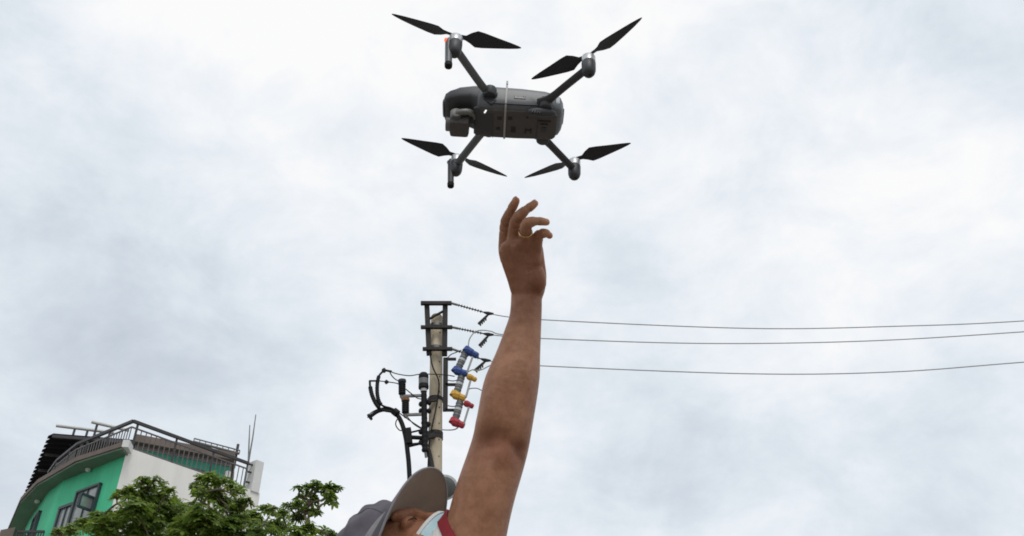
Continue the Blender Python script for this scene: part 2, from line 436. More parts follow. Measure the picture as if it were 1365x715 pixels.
# rooftop room behind the railing
r0 = AH(184, 584, 14.7); r1 = AH(310, 609, 14.7)
rm = MB(); bk = Vector((-.6, 2.2, 0))
rm.prism([(r0.x, r0.y), (r1.x, r1.y), (r1.x+bk.x, r1.y+bk.y), (r0.x+bk.x, r0.y+bk.y)], FT-.03, 14.25+C0.z)
room = rm.build('rooftop_room', mat('shaded_green_paint', (.05, .29, .19), .85, .15, 1.5, .2, 20, .01), house)  # same green paint as the house, with shadow mixed into the colour
rb = MB(); rb.prism([(r0.x-.02, r0.y-.36), (r1.x+.20, r1.y-.34), (r1.x+bk.x+.1, r1.y+bk.y), (r0.x+bk.x-.1, r0.y+bk.y)], 14.42+C0.z, 14.72+C0.z)
rb.build('parapet', M['brown'], room)
rb = MB(); rb.prism([(r0.x-.03, r0.y-.03), (r1.x+.03, r1.y-.03), (r1.x+bk.x, r1.y+bk.y), (r0.x+bk.x, r0.y+bk.y)], 14.251+C0.z, 14.419+C0.z)
rb.build('shade_band', M['shade_wall'], room)  # grey strip standing in for the shade under the parapet
dr = MB(); dd = (r1-r0).normalized(); nn = Vector((dd.y, -dd.x, 0))
for t_, ww_, m_ in ((.30, .8, 'shade_wall'), (.62, .9, 'winframe')):
    c = r0.lerp(r1, t_); c.z = FT+.95
    x_ = MB(); x_.beam(c-dd*ww_/2+nn*.02, c+dd*ww_/2+nn*.02, .06, 1.0 if m_ == 'winframe' else .7); x_.build('window', M[m_], room)
wp = MB(); c = r0.lerp(r1, .58); wp.tube([(c.x, c.y-.08, FT), (c.x, c.y-.08, FT+1.2)], .05, 8); wp.build('drainpipe', M['pipe'], room, smooth=True)
wp = MB(); wp.tube([(r1.x-.02, r1.y-.12, FT), (r1.x-.02, r1.y-.12, 14.0+C0.z)], .12, 10); wp.build('column', M['pipe'], room, smooth=True)
# horizontal mast and pole above the room
a = AH(258, 589, 15.1); b2 = AH(319, 605, 15.1)
x_ = MB(); x_.tube([a, b2], .055, 8); x_.tube([a+Z*.14, b2+Z*.14], .03, 6)
for i in range(9): q = a.lerp(b2, i/8); x_.tube([q, q+Z*.14], .02, 6)
mast = x_.build('roof_pipe', M['galv'], house)
q = AH(315, 606, 15.1); x_ = MB(); x_.tube([Vector((q.x, q.y, 14.5+C0.z)), Vector((q.x, q.y, 15.55+C0.z))], .06, 8); x_.build('mast', M['rail'], house)
# end pillar of the terrace
c = AH(338, 654, 12.5); x_ = MB()
Rz = Matrix.Rotation(math.atan2(d.y, d.x), 3, 'Z')
x_.box((c.x-.10, c.y+.15, FT+.60), (.36, .44, 1.24), Rz)
x_.build('pillar', M['trim_white'], house, bevel=.02)
x_ = MB()
for z_ in (.35, .75, 1.05): x_.tube([(c.x-.35, c.y-.10, FT+z_), (c.x-.15, c.y+.05, FT+z_)], .04, 6)
x_.tube([(c.x-.36, c.y-.1, FT), (c.x-.36, c.y-.1, FT+1.1)], .04, 6); x_.build('bracket', M['rail'], house)

# corrugated canopy over the terrace, seen from below
h_ = 15.2
n0 = AH(71, 578.5, h_); n1 = AH(190, 588, h_); f0 = AH(36, 660, h_)
u = (f0-n0); nc = 15; e = (n1-n0)
for i in range(nc):
    x_ = MB(); ov = -.05 if i % 2 else .0
    s0 = n0 + u*(i/nc); s1 = n0 + u*((i+1)/nc)
    jog = e.normalized()*(.16)
    pr = []
    for k_ in range(5):
        t_ = k_/4; pr.append((s0.lerp(s1, t_)*1.0, -.10*sin(pi*t_)))
    top = []
    vs = []
    for (pp, dz) in pr:
        le = Vector((pp.x, pp.y, pp.z+dz)) + (-jog if dz < -.03 else jog*0)
        vs += [le, le+e+jog*.5, le+Z*.02, le+e+jog*.5+Z*.02]
    fcs = []
    for k_ in range(4):
        a_ = k_*4; b_ = a_+4
        fcs += [(a_, a_+1, b_+1, b_), (a_+2, b_+2, b_+3, a_+3), (a_, b_, b_+2, a_+2), (a_+1, a_+3, b_+3, b_+1)]
    fcs += [(0, 2, 3, 1), (16, 17, 19, 18)]
    x_.add(vs, fcs)
    if i == 0: canopy = x_.build('canopy', M['sheet'], house)
    else: x_.build('corrugation', M['sheet'], canopy)
x_ = MB(); x_.beam(n0-Z*.1, n1-Z*.1, .08, .12)
for t_ in (.25, .5, .75): x_.beam(n0+u*t_-Z*.16, n0+u*t_+e-Z*.16, .06, .1)
for t_ in (.35, .95):
    for k_ in (.02, .9):
        q = n0+e*t_+u*k_*.5; x_.beam((q.x, q.y, FT), (q.x, q.y, q.z), .09)
x_.build('frame', M['rail'], canopy)
# white pipes on short posts above the canopy
for (pa, pb, posts) in (((75, 567.5), (152, 577), (100, 117)), ((122, 562.5), (172, 574), (130,)), ):
    a = AH(*pa, 15.85); b2 = AH(*pb, 15.85)
    x_ = MB(); x_.tube([a, b2], .07, 10); po = x_.build('roof_pipe', M['pipe'], house, smooth=True)
    x_ = MB()
    for px in posts:
        q = a.lerp(b2, (px-pa[0])/(pb[0]-pa[0])); x_.beam(q-Z*.02, q-Z*.75, .07)
    x_.build('post', M['rail'], po)
# two antennas
for i, (pt, pm, pb, lb) in enumerate((((333, 567), (332, 590), (331, 618), 'shorter straight rod antenna on the roof beside the white pillar'),
                                       ((341, 553), (337, 583), (332, 612), 'taller leaning rod antenna crossing the shorter one on the roof'))):
    Y0 = 32.2 + .1*i
    P_ = [AY(*pb, Y0), AY(*pm, Y0), AY(*pt, Y0)]
    x_ = MB(); foot = Vector((P_[0].x, P_[0].y, FT)); x_.tube([foot]+P_, [.035, .032, .026, .018], 8)
    tag(x_.build('antenna', M['galv']), lb, 'antenna', 'rod antennas on the roof')

# ------------------------------------------------------------------ trees
def leaf_whorl(mb, c, ax, size, n=6):
    ax = ax.normalized(); u = ax.orthogonal().normalized(); v = ax.cross(u)
    a0 = random.random()*6.28
    for k_ in range(n):
        a_ = a0+2*pi*k_/n+random.uniform(-.25, .25)
        rd = u*cos(a_)+v*sin(a_)
        L = size*random.uniform(.75, 1.15); dr_ = random.uniform(.25, 1.0)
        dirn = (rd + ax*.25).normalized(); sd_ = dirn.cross(ax).normalized()
        b0 = c; b1 = c+dirn*L*.5; b2 = c+dirn*L*.95-Z*L*dr_*.45+ax*0
        b1 = b1 - Z*L*dr_*.08
        wd = L*random.uniform(.14, .23)
        i0 = len(mb.v)
        mb.v += [b0, b1+sd_*wd, b1-sd_*wd, b2, b1+(b2-b1)*.55+sd_*wd*.75, b1+(b2-b1)*.55-sd_*wd*.75]
        mb.f += [(i0, i0+1, i0+2), (i0+1, i0+4, i0+5, i0+2), (i0+4, i0+3, i0+5)]
def tree(label, zc, clumps, base_xy, dens, size, nparts=140):
    tx = thing('tree', label, 'tree', (base_xy[0], base_xy[1], 0), 'trees in front of the green house')
    cen = []
    for (px, py, r) in clumps:
        zz_ = zc + random.uniform(-1, 1)*min(.9, r/22)
        cen.append((W(px, py, zz_), r*zc/FPX))
    # trunk and limbs
    tr = MB(); hub = Vector((base_xy[0], base_xy[1], 2.6))
    tr.tube(crom([Vector((base_xy[0], base_xy[1], 0)), Vector((base_xy[0]+.05, base_xy[1], 1.3)), hub], 5), [.125-.0055*i for i in range(11)], 10)
    tr.build('trunk', M['bark'], tx, smooth=True)
    br = MB()
    for ci_, (c, r) in enumerate(cen):
        low = [(q_, r_) for q_, r_ in cen if r_ > r*1.15 and q_.z < c.z-.05]
        src = min(low, key=lambda t_: (t_[0]-c).length)[0] if low else hub
        m1 = src.lerp(c, .4) + Vector((random.uniform(-.06, .06), random.uniform(-.06, .06), .02)); m2 = src.lerp(c, .75) + Vector((random.uniform(-.05, .05), random.uniform(-.05, .05), -.02))
        P_ = crom([src-Z*.02, m1, m2, c], 5); n = len(P_)
        br.tube(P_, [(.055 if not low else .012)*(1-i/n)+.006 for i in range(n)], 6)
        for k_ in range(4):
            e_ = c+Vector((random.gauss(0, 1), random.gauss(0, 1), random.gauss(0, .8))).normalized()*r*.8
            br.tube([P_[-3], c.lerp(e_, .5)+Z*.03, e_], [.008, .006, .003], 5)
    br.build('limbs', M['bark'], tx, smooth=True)
    mb = MB(); singles = []
    for (c, r) in cen:
        n = max(12, int(dens*(r/.3)**2.1))
        for k_ in range(n):
            dv = Vector((random.gauss(0, 1), random.gauss(0, 1), random.gauss(0, 1))).normalized()
            rr = r*random.uniform(.25, 1.12)
            pp = c + Vector((dv.x, dv.y, dv.z*.78))*rr
            ax = (dv*.55 + Z*.9 + Vector((random.uniform(-.3, .3), random.uniform(-.3, .3), 0)))
            if dv.z > -.2 and rr > .8*r and len(singles) < nparts and random.random() < .35: singles.append((pp, ax)); continue
            leaf_whorl(mb, pp, ax, size*random.uniform(.55, 1.25), random.choice((5, 6, 7)))
    o = mb.build('crown', M['leaf'], tx); tag(o, kind='stuff')
    protos = []
    for v_ in range(4):
        w_ = MB(); leaf_whorl(w_, Vector((0, 0, 0)), Z, size, 6); protos.append(w_)
    pobj = [None]*4
    for i, (pp, ax) in enumerate(singles):
        v_ = i % 4
        if pobj[v_] is None:
            o = protos[v_].build('leaf_cluster', M['leaf'], tx, local=True); pobj[v_] = o
        else: o = pobj[v_].copy(); COL.objects.link(o)
        o.location = pp - tx.location; o.rotation_euler = ax.to_track_quat('Z', 'Y').to_euler()
        s_ = random.uniform(.8, 1.15); o.scale = (s_, s_, s_)
A_ = [(192, 641, 10), (206, 640, 8), (217, 649, 8), (170, 656, 11), (156, 663, 7), (190, 658, 18), (228, 656, 7), (212, 668, 22), (178, 680, 20), (160, 690, 16), (135, 688, 13), (143, 705, 22),
      (112, 700, 13), (95, 706, 11), (76, 711, 8), (190, 700, 32), (230, 692, 26), (237, 676, 14), (210, 730, 45), (150, 735, 38), (100, 740, 28), (230, 780, 50), (160, 790, 45)]
B2 = [(266, 640, 7), (260, 647, 6), (282, 640, 12), (297, 641, 10), (308, 648, 9), (319, 655, 7), (268, 657, 9), (285, 657, 15), (300, 668, 16), (262, 678, 14), (275, 690, 24), (318, 672, 12), (330, 668, 8),
      (310, 695, 26), (340, 690, 18), (290, 715, 35), (250, 705, 26), (340, 715, 28), (355, 677, 8), (365, 680, 9), (370, 700, 20), (300, 765, 50), (360, 760, 40)]
C_ = [(398, 652, 7), (410, 650, 7), (421, 646, 7), (428, 651, 7), (440, 650, 6), (449, 651, 4), (437, 661, 6), (443, 666, 4), (404, 664, 9), (418, 665, 8), (408, 678, 9), (420, 682, 6), (399, 673, 8), (386, 674, 8),
      (377, 685, 10), (396, 692, 10), (412, 704, 11), (430, 710, 9), (441, 713, 7), (395, 715, 20), (420, 735, 24), (385, 750, 34), (430, 770, 36)]
tree('tallest leafy green tree in front of the green and white house corner', 12.5, A_, (-4.9, 12.4), 190, .098)
tree('bushy green tree covering the lower right of the white wall', 12.0, B2, (-3.75, 12.1), 190, .095)
tree('green tree with one loose spray of leaves against the open sky', 11.5, C_, (-2.75, 11.6), 170, .095, 120)

# ------------------------------------------------------------------ utility pole
PY = 17.0
def P(px, py, dy=0): return AY(px, py, PY+dy)
top = P(582.3, 421); PX = top.x
low = P(579.6, 625)
dxz = (low.x-top.x)/(low.z-top.z)
def pole_at(z): return Vector((top.x+(z-top.z)*dxz, PY, z))
pole = thing('utility_pole', 'tall pale concrete utility pole rising behind the grey cap', 'utility pole', (pole_at(0).x, PY, 0))
x_ = MB(); zs = [0, 3, 6, 8, 10, top.z-.04, top.z]
x_.rings([[pole_at(z)+Vector((cos(2*pi*k_/24), sin(2*pi*k_/24), 0))*((.185-.055*z/top.z)*(1 if z < top.z-.01 else .8)) for k_ in range(24)] for z in zs])
x_.build('shaft', M['pole'], pole, smooth=True)
def fr(mb, a, b2, w_, h__, dy=-.2): mb.beam(P(*a, dy), P(*b2, dy), w_, h__, Vector((0, 1, 0)))
x_ = MB(); fr(x_, (569, 406), (572, 473), .11, .10, -.16); x_.build('bracket_post', M['steel'], pole)
x_ = MB(); fr(x_, (593.5, 406), (592.6, 474), .11, .10, -.16); x_.build('bracket_post', M['steel'], pole)
for ya, xa, xb in ((404.5, 561, 602), (436.5, 561, 603), (465.5, 563.5, 603)):
    x_ = MB(); a = P(xa, ya, -.24); b2 = P(xb, ya, -.24); x_.beam(a, b2, .08, .06 if ya > 410 else .075)
    x_.build('crossarm', M['steel'], pole)
x_ = MB(); fr(x_, (573, 425), (591, 415), .03, .06, -.20); x_.build('brace', M['steel'], pole)
for yb in (436, 466, 533, 579, 584):
    z_ = P(582, yb).z; c = pole_at(z_); x_ = MB(); x_.lathe(c-Z*.035, Z, [(0, .160), (.07, .160)], 20)
    x_.build('band_clamp', M['galv'] if yb < 500 else M['steel'], pole, smooth=True)
x_ = MB(); fr(x_, (594, 478), (593.5, 548), .10, .09, -.18); lb_ = x_.build('bracket_post', M['steel'], pole)
for yb in (479, 513, 547):
    x_ = MB(); x_.beam(P(594, yb, -.2), P(608, yb, -.2), .05, .05); x_.build('bracket_arm', M['steel'], lb_)
# step bolts / holes down the shaft
for i in range(17):
    z_ = top.z-.5-.36*i; c = pole_at(z_); x_ = MB(); a_ = -.95
    dv = Vector((cos(a_), sin(a_), 0)); x_.tube([c+dv*.11, c+dv*.152], .014, 6); x_.build('bolt_hole', M['steel'], pole)
# vertical conduit hugging the shaft
x_ = MB(); x_.tube(crom([P(573, 472, -.22), P(577, 490, -.22), P(585, 510, -.22), P(582, 540, -.22), P(573, 585, -.22), P(570, 640, -.22)], 6), .016, 6); x_.build('ground_wire', M['black'], pole, smooth=True)
x_ = MB(); x_.tube(crom([P(571, 600, -.22), P(575, 618, -.2), P(578, 640, -.2)], 5), .05, 8); x_.build('conduit', M['steel'], pole, smooth=True)

# dead-end strings with wires
ends = [((602, 404.5), (652, 418.5), (638, 432), [(652, 418.5), (724, 426.5), (1000, 438), (1200, 435), (1365, 428)]),
        ((603, 436.5), (652, 446.5), (639, 461), [(652, 446.5), (724, 451.5), (935, 458), (1150, 455), (1365, 442.5)]),
        ((603, 465.5), (648, 481), (633, 494), [(648, 481), (724, 488), (1000, 498.5), (1190, 496), (1365, 483)])]
lab = [('uppermost', 'top crossarm'), ('middle', 'second crossarm'), ('lowest', 'third crossarm')]
for i, (a, b2, tl, wr) in enumerate(ends):
    A3 = P(*a, -.24); B3 = P(*b2, -.24); T3 = P(*tl, -.24); dv = (B3-A3).normalized()
    t_ = thing('insulator_string', f'{lab[i][0]} ribbed insulator string tied to the {lab[i][1]} of the pole', 'insulator', A3, 'insulator strings on the utility pole')
    x_ = MB(); x_.tube([A3, A3+dv*.14], .028, 8); x_.build('shackle', M['galv'], t_)
    L = (B3-A3).length; prof = []
    s0 = .16; n = 9; prof.append((s0-.02, .012))
    for k_ in range(n):
        zq = s0+(L-.30)*k_/n
        prof += [(zq, .014), (zq+.006, .036), (zq+.014, .036), (zq+.022, .014)]
    prof.append((L-.1, .014))
    x_ = MB(); x_.lathe(A3, dv, prof, 12); x_.build('sheds', M['steel'], t_)
    x_ = MB(); x_.tube([B3-dv*.12, B3-dv*.02, B3+RT*.10], [.02, .045, .02], 8)
    dt_ = (T3-B3)
    x_.tube([B3, B3+dt_*.3, B3+dt_], [.02, .03, .034], 8)
    for k_ in range(4):
        q = B3+dt_*(.35+.17*k_); x_.box(q+Vector((.01, 0, -.045)), (.03, .05, .06))
    x_.build('dead_end_clamp', M['steel'], t_)
    Pw = [P(*q, -.24) for q in wr]
    last = Pw[-1]; Pw += [last+Vector((5, .0, .42)), last+Vector((10, 0, 1.1))]
    x_ = MB(); x_.tube(crom(Pw, 10), .0125, 6)
    tag(x_.build('power_line', M['wire'], smooth=True), f'{lab[i][0]} bare power line running right from the pole', 'power line', 'power lines')
# jumpers
J = [[(624, 464), (626, 452), (633, 443), (642, 440.5), (655, 442), (668, 446), (720, 449)],
     [(622, 497), (630, 493), (633, 494), (642, 493), (652, 488), (662, 484)],
     [(623, 520), (628, 518), (636, 518), (643, 521), (652, 524), (672, 526), (700, 512), (718, 487.5)]]
jl = ['thin jumper wire arching up from the upper blue cover', 'thin jumper wire looping from the lower blue cover to the lowest line', 'thin jumper wire arching right from the yellow cover behind the arm']
for q, l in zip(J, jl):
    x_ = MB(); x_.tube(crom([P(*s_, -.3) for s_ in q], 6), .013, 6); tag(x_.build('jumper_wire', M['wire'], smooth=True), l, 'wire', 'jumper wires')
for q, l in (([(597, 507), (603, 508), (609, 507), (612, 503)], 'short wire from the pole bracket to the lower blue cover'),
             ([(597, 541), (603, 542), (609, 541), (612, 536)], 'short wire from the pole bracket to the lower yellow cover'),
             ([(588, 573), (600, 573.5), (608, 572), (613, 567)], 'short wire from the pole to the red cover')):
    x_ = MB(); x_.tube(crom([P(*s_, -.25) for s_ in q], 6), .013, 6); tag(x_.build('jumper_wire', M['wire'], smooth=True), l, 'wire', 'jumper wires')

# three covered fuse cutouts
def fuse(label, colr, ins, up, lo, rod, upsc=1.0):
    A3 = P(*ins[0], -.30); B3 = P(*ins[1], -.30)
    t_ = thing('fuse_cutout', label, 'fuse cutout', B3, 'fuse cutouts beside the pole')
    dv = (A3-B3); L = dv.length; dv.normalize()
    x_ = MB(); prof = [(-.06, .06), (0, .075)]
    for k_ in range(5):
        if k_ == 2: continue
        z_ = L*(k_+.1)/5; prof += [(z_, .068), (z_+L*.05, .080), (z_+L*.12, .080), (z_+L*.16, .068)]
    prof += [(L, .075), (L+.06, .06)]; x_.lathe(B3, dv, prof, 16); x_.build('insulator', M['grey_ins'], t_, smooth=True)
    x_ = MB(); x_.lathe(B3+dv*L*.42, dv, [(0, .080), (L*.16, .080)], 16); x_.build('collar', M['lightband'], t_, smooth=True)
    for (pa, pb, k_) in ((up[0], up[1], upsc), (lo[0], lo[1], 1.0)):
        a = P(*pa, -.34); b3 = P(*pb, -.34); dd_ = (b3-a); l_ = dd_.length; dd_.normalize()
        x_ = MB()
        w1 = .085*k_
        x_.tube([a-dd_*.02, a+dd_*.03, a+dd_*l_*.45, a+dd_*l_*.55, b3-dd_*.03, b3], [w1*.8, w1*1.15, w1*1.05, w1*.85, w1*.9, w1*.65], 8, asp=1.0)
        if k_ == 1.0: x_.tube([a-dv*.03, a+dv*.08], [w1*1.1, w1*.75], 8)
        x_.build('cover', M[colr], t_, bevel=.006)
    a = P(*rod[0], -.38); b3 = P(*rod[1], -.38)
    x_ = MB(); x_.tube([a, b3], .022, 8); x_.build('fuse_tube', M['wire'], t_, smooth=True)
fuse('topmost fuse cutout with blue covers', 'blue', ((620, 472), (612, 489)), ((622, 467), (637, 475)), ((607, 494), (623, 499)), ((630, 476), (622, 498)))
fuse('middle fuse cutout with yellow covers under the blue one', 'yellow', ((615, 503), (609.5, 522)), ((624, 502), (635, 507)), ((605, 526), (620, 532)), ((627, 508), (621, 530)), .75)
fuse('lowest fuse cutout with red covers', 'red', ((613, 537), (608, 556)), ((620, 537.5), (631, 542.5)), ((604, 562), (619, 568)), ((625, 543), (618, 566)), .75)

# left hand equipment on the pole
def lathe_px(mb, pts, dy=-.3, seg=14):
    Q = [P(x, y, dy) for x, y, r in pts]
    a = Q[0]; dv = (Q[-1]-Q[0]).normalized()
    mb.lathe(a, dv, [((q-a).dot(dv), r*.0167) for q, (x, y, r) in zip(Q, pts)], seg)
t_ = thing('cable_terminal', 'black cable terminal column with a grey banded head, clamped left of the pole', 'cable terminal', P(566, 600, -.3))
x_ = MB(); lathe_px(x_, [(564.6, 497, 1.5), (564.6, 498, 4.5), (564.6, 501, 6.2), (564.6, 504, 6.4), (564.6, 505, 6.0), (564.6, 514, 6.0), (564.6, 515, 6.6), (564.7, 518, 6.4), (564.7, 519, 4.6)]); x_.build('head', M['black'], t_, smooth=True)
x_ = MB(); lathe_px(x_, [(564.6, 506, 6.3), (564.6, 513, 6.3)]); x_.build('band', M['grey_ins'], t_, smooth=True)
x_ = MB(); lathe_px(x_, [(564.8, 519, 4.2), (564.8, 522.5, 4.2)]); x_.build('collar', M['lightband'], t_, smooth=True)
x_ = MB()
prof = [(565, 522.5, 3.4)]
for y_ in range(526, 600, 6): prof += [(565+(y_-520)*.02, y_, 3.6), (565+(y_-520)*.02, y_+2, 4.3 if y_ > 560 else 3.8), (565+(y_-520)*.02, y_+4, 3.6)]
prof += [(566.6, 602, 2.4), (566.6, 603, 1.2)]
lathe_px(x_, prof); x_.build('column', M['black'], t_, smooth=True)
for (x0, y0) in ((561, 539), (572, 537), (561, 548), (572, 548), (561, 576), (571, 566), (561, 590)):
    x_ = MB(); x_.ell(P(x0, y0, -.28), (.05, .05, .06), nu=10, nv=6); x_.build('bolt', M['black'], t_, smooth=True)
x_ = MB(); x_.beam(P(566, 536, -.22), P(583, 533, -.2), .05, .06); x_.beam(P(566, 584, -.22), P(580, 580, -.2), .07, .10); x_.build('bracket', M['steel'], t_)
x_ = MB(); x_.tube([P(567, 603, -.3), P(568, 610, -.3)], .025, 8); x_.build('lug', M['galv'], t_)

def arrester(label, x0, y0, y1, r, capm, group):
    t_ = thing('surge_arrester', label, 'surge arrester', P(x0, y1, -.3), group)
    x_ = MB(); pr = [(x0, y0+2, r*.8)]
    n = 6
    for k_ in range(n):
        y_ = y0+2+(y1-y0-3)*k_/n; h__ = (y1-y0-3)/n
        pr += [(x0, y_+h__*.15, r*.85), (x0, y_+h__*.3, r), (x0, y_+h__*.7, r), (x0, y_+h__*.85, r*.85)]
    pr += [(x0, y1, r*.7)]
    lathe_px(x_, pr); x_.build('housing', M['black'], t_, smooth=True)
    x_ = MB(); lathe_px(x_, [(x0, y0-1.5, r*.4), (x0, y0, r*1.1), (x0, y0+2.5, r*1.15), (x0, y0+4, r*.9)]); x_.build('cap', capm, t_, smooth=True)
    x_ = MB(); x_.beam(P(x0-3, y1+1.5, -.3), P(564, y1+.5, -.3), .05, .05); x_.tube([P(x0, y1, -.3), P(x0, y1+5, -.3)], .03, 8); x_.build('bracket', M['galv'], t_)
arrester('upper black surge arrester with a dark blue cap, left of the pole', 536, 507, 527, 4.6, mat('slate_blue_cap', (.03, .04, .07), .5), 'surge arresters left of the pole')
arrester('lower black surge arrester with an orange brown cap, left of the pole', 540.5, 532, 552, 4.6, mat('orange_brown_cap', (.25, .10, .03), .5), 'surge arresters left of the pole')

t_ = thing('power_cable', 'thick black cable bundle rising left of the pole and splitting into three curved ends', 'cable', P(546, 660, -.3))
x_ = MB(); c_ = crom([Vector((P(549, 800, -.3).x, P(549, 800, -.3).y, 0))]+[P(x, y, -.3) for x, y in ((549, 800), (548, 700), (545.5, 628), (543, 600), (540.5, 582), (535, 563), (527, 551), (514, 546.5), (503, 549), (492, 557))], 8)
n = len(c_); x_.tube(c_, [.047 if i < n*.62 else .047-.011*(i-n*.62)/(n*.38) for i in range(n)], 10); x_.tube(c_[-3:], .075, 10); x_.build('main_cable', M['black'], t_, smooth=True)
for pts_, r in (([(493, 508), (493.5, 516), (496, 527), (501, 538), (507, 545), (514, 548), (524, 549)], 2.6), ([(512, 494), (505.5, 501), (503, 512), (503, 526), (506, 537), (512, 542), (522, 545), (530, 552)], 2.4)):
    c_ = crom([P(x, y, -.34) for x, y in pts_], 8); n = len(c_)
    x_ = MB(); x_.tube(c_, [.0167*(r*(.92 + .16*(i % 2)) if n*.15 < i < n*.62 else r*.55) for i in range(n)], 10); x_.build('cable_end', M['black'], t_, smooth=True)
x_ = MB(); x_.tube([P(509, 494, -.34), P(512, 494, -.34), P(514, 494, -.34)], [.03, .06, .04], 10); x_.tube([P(514, 494, -.34), P(522, 495.5, -.34)], .025, 8)
x_.tube([P(492, 508, -.34), P(505, 508, -.34)], .02, 8); x_.tube([P(513, 509, -.34), P(515, 509.5, -.34), P(518, 509.5, -.34)], [.025, .055, .02], 8); x_.build('connector', M['steel'], t_, smooth=True)
x_ = MB(); x_.beam(P(544, 572, -.3), P(546, 592, -.3), .14, .12); x_.tube([P(545, 583, -.3), P(563, 584, -.3)], .045, 8); x_.tube([P(546, 577, -.3), P(563, 573, -.3)], .02, 8)
x_.tube([P(545, 594, -.3), P(563, 591, -.3)], [.045, .025], 8); x_.build('cable_clamp', M['black'], t_)
x_ = MB(); x_.tube([P(525, 548, -.32), P(530, 552, -.32)], .08, 8); x_.build('cable_tie', M['black'], t_)
for q, l in (([(490, 557), (494, 551), (503, 546), (514, 543.5), (524, 545), (534, 552), (545, 560), (562, 571)], 'thin earth wire running along the left cable clamp'),
             ([(520, 495.5), (531, 499), (546, 501), (560, 499), (575, 499), (594, 500), (606, 502)], 'thin wire running from the upper cable end to the pole bracket'),
             ([(519, 495), (523, 502), (529, 507), (534, 507)], 'short curled wire above the upper surge arrester'),
             ([(505, 508), (518, 509.5), (528, 511), (533, 513)], 'short straight wire left of the upper surge arrester'),
             ([(541, 519), (551, 527), (560, 532), (580, 531)], 'thin wire from the upper surge arrester to the shaft'),
             ([(543, 556), (551, 565), (560, 571), (566, 574)], 'drooping wire under the lower surge arrester'),
             ([(532, 556), (528, 562), (528, 568), (533, 574), (538, 573)], 'small wire loop at the left cable bundle'),
             ([(596, 478), (601, 473), (608, 470), (615, 467)], 'short wire from bracket arm towards the upper blue cover')):
    x_ = MB(); x_.tube(crom([P(*s_, -.33) for s_ in q], 6), .012, 6); tag(x_.build('jumper_wire', M['steel'], smooth=True), l, 'wire', 'jumper wires')

# street lamp on the pole, half hidden by the cap
lp = P(598, 645, -.6)
t_ = thing('street_lamp', 'grey street lamp head just behind the cap brim, on the utility pole', 'street lamp', (lp.x, lp.y, lp.z))
def lamp_ring(s, zo):
    out = []
    for k_ in range(20):
        a_ = 2*pi*k_/20
        out.append(P(592, 650, -.6) + RT*(.27*s*cos(a_)) + Vector((0, -.10*s*sin(a_), .22*s*sin(a_)))+Vector((0, .9, .42))*zo)
    return out
x_ = MB(); x_.rings([lamp_ring(.93, -.03), lamp_ring(1.0, -.02), lamp_ring(1.0, .04), lamp_ring(.9, .10), lamp_ring(.5, .15)]); x_.build('housing', M['lightband'], t_, smooth=True)
x_ = MB(); x_.rings([lamp_ring(.5, -.055), lamp_ring(.84, -.03), lamp_ring(.90, -.018)]); x_.build('diffuser', mat('smoky_lamp_glass', (.11, .12, .115), .25, .2, 6), t_, smooth=True)
pa = P(590, 648, -.6); x_ = MB(); x_.tube(crom([pole_at(pa.z-.5), pole_at(pa.z-.3)+Vector((.05, -.3, 0)), pa+Vector((0, .05, .08))], 5), .03, 8); x_.build('arm', M['galv'], t_, smooth=True)

# ------------------------------------------------------------------ drone
DR = Matrix(((-0.9983, 0.0413, 0.0407), (-0.0395, -0.9983, 0.044), (0.0424, 0.0423, 0.9982)))
DT = Vector((-0.01419, 1.15195, 1.1442)) + C0
drone = thing('drone', 'grey four-armed camera drone with black propellers hovering above the raised hand', 'drone', DT)
drone.rotation_euler = DR.to_euler()
def DL(px, py, axis, val):          # sight line met with a plane of the drone
    o = DR.transposed() @ (C0-DT); r = DR.transposed() @ ray(px, py)
    return o + r*((val-o[axis])/r[axis])
def sup(n, a, p): return [(math.copysign(abs(cos(t))**(2/p), cos(t))*a[0], math.copysign(abs(sin(t))**(2/p), sin(t))*a[1]) for t in [2*pi*(k_+.5)/n for k_ in range(n)]]
def loft(mb, st, p=4.2, n=32):
    rings = []
    for (x, wy, zt, zb) in st:
        zc = (zt+zb)/2; hz = (zt-zb)/2
        rings.append([Vector((x, a, zc+b_)) for a, b_ in sup(n, (wy, hz), p)])
    return mb.rings(rings)
x_ = MB(); loft(x_, [(-.1045, .016, .007, -.011), (-.103, .024, .012, -.016), (-.098, .033, .018, -.022), (-.086, .038, .0225, -.027), (-.07, .0405, .0255, -.029), (-.03, .0415, .0285, -.030), (.02, .0415, .0295, -.030), (.044, .041, .0285, -.030), (.046, .040, .028, -.028)])
body = x_.build('body', M['shell'], drone, smooth=True, local=True)
x_ = MB(); loft(x_, [(.045, .0398, .0288, -.027), (.050, .0395, .0285, -.018), (.060, .0392, .0275, -.012), (.080, .037, .0245, -.011), (.096, .033, .019, -.010), (.104, .028, .014, -.007), (.1068, .020, .008, -.002)], 3.6)
nose = x_.build('nose', M['shell_dark'], drone, smooth=True, local=True)
x_ = MB(); loft(x_, [(.1055, .018, .009, -.006), (.1075, .019, .0095, -.0065), (.109, .016, .007, -.004)], 3); x_.build('front_sensor', M['shell'], nose, smooth=True, local=True)
x_ = MB(); loft(x_, [(.042, .036, .0305, .016), (.055, .035, .0305, .016), (.080, .032, .0272, .015), (.098, .026, .0205, .010), (.103, .018, .015, .008)], 3.0); x_.build('nose_cover', M['shell'], nose, smooth=True, local=True)
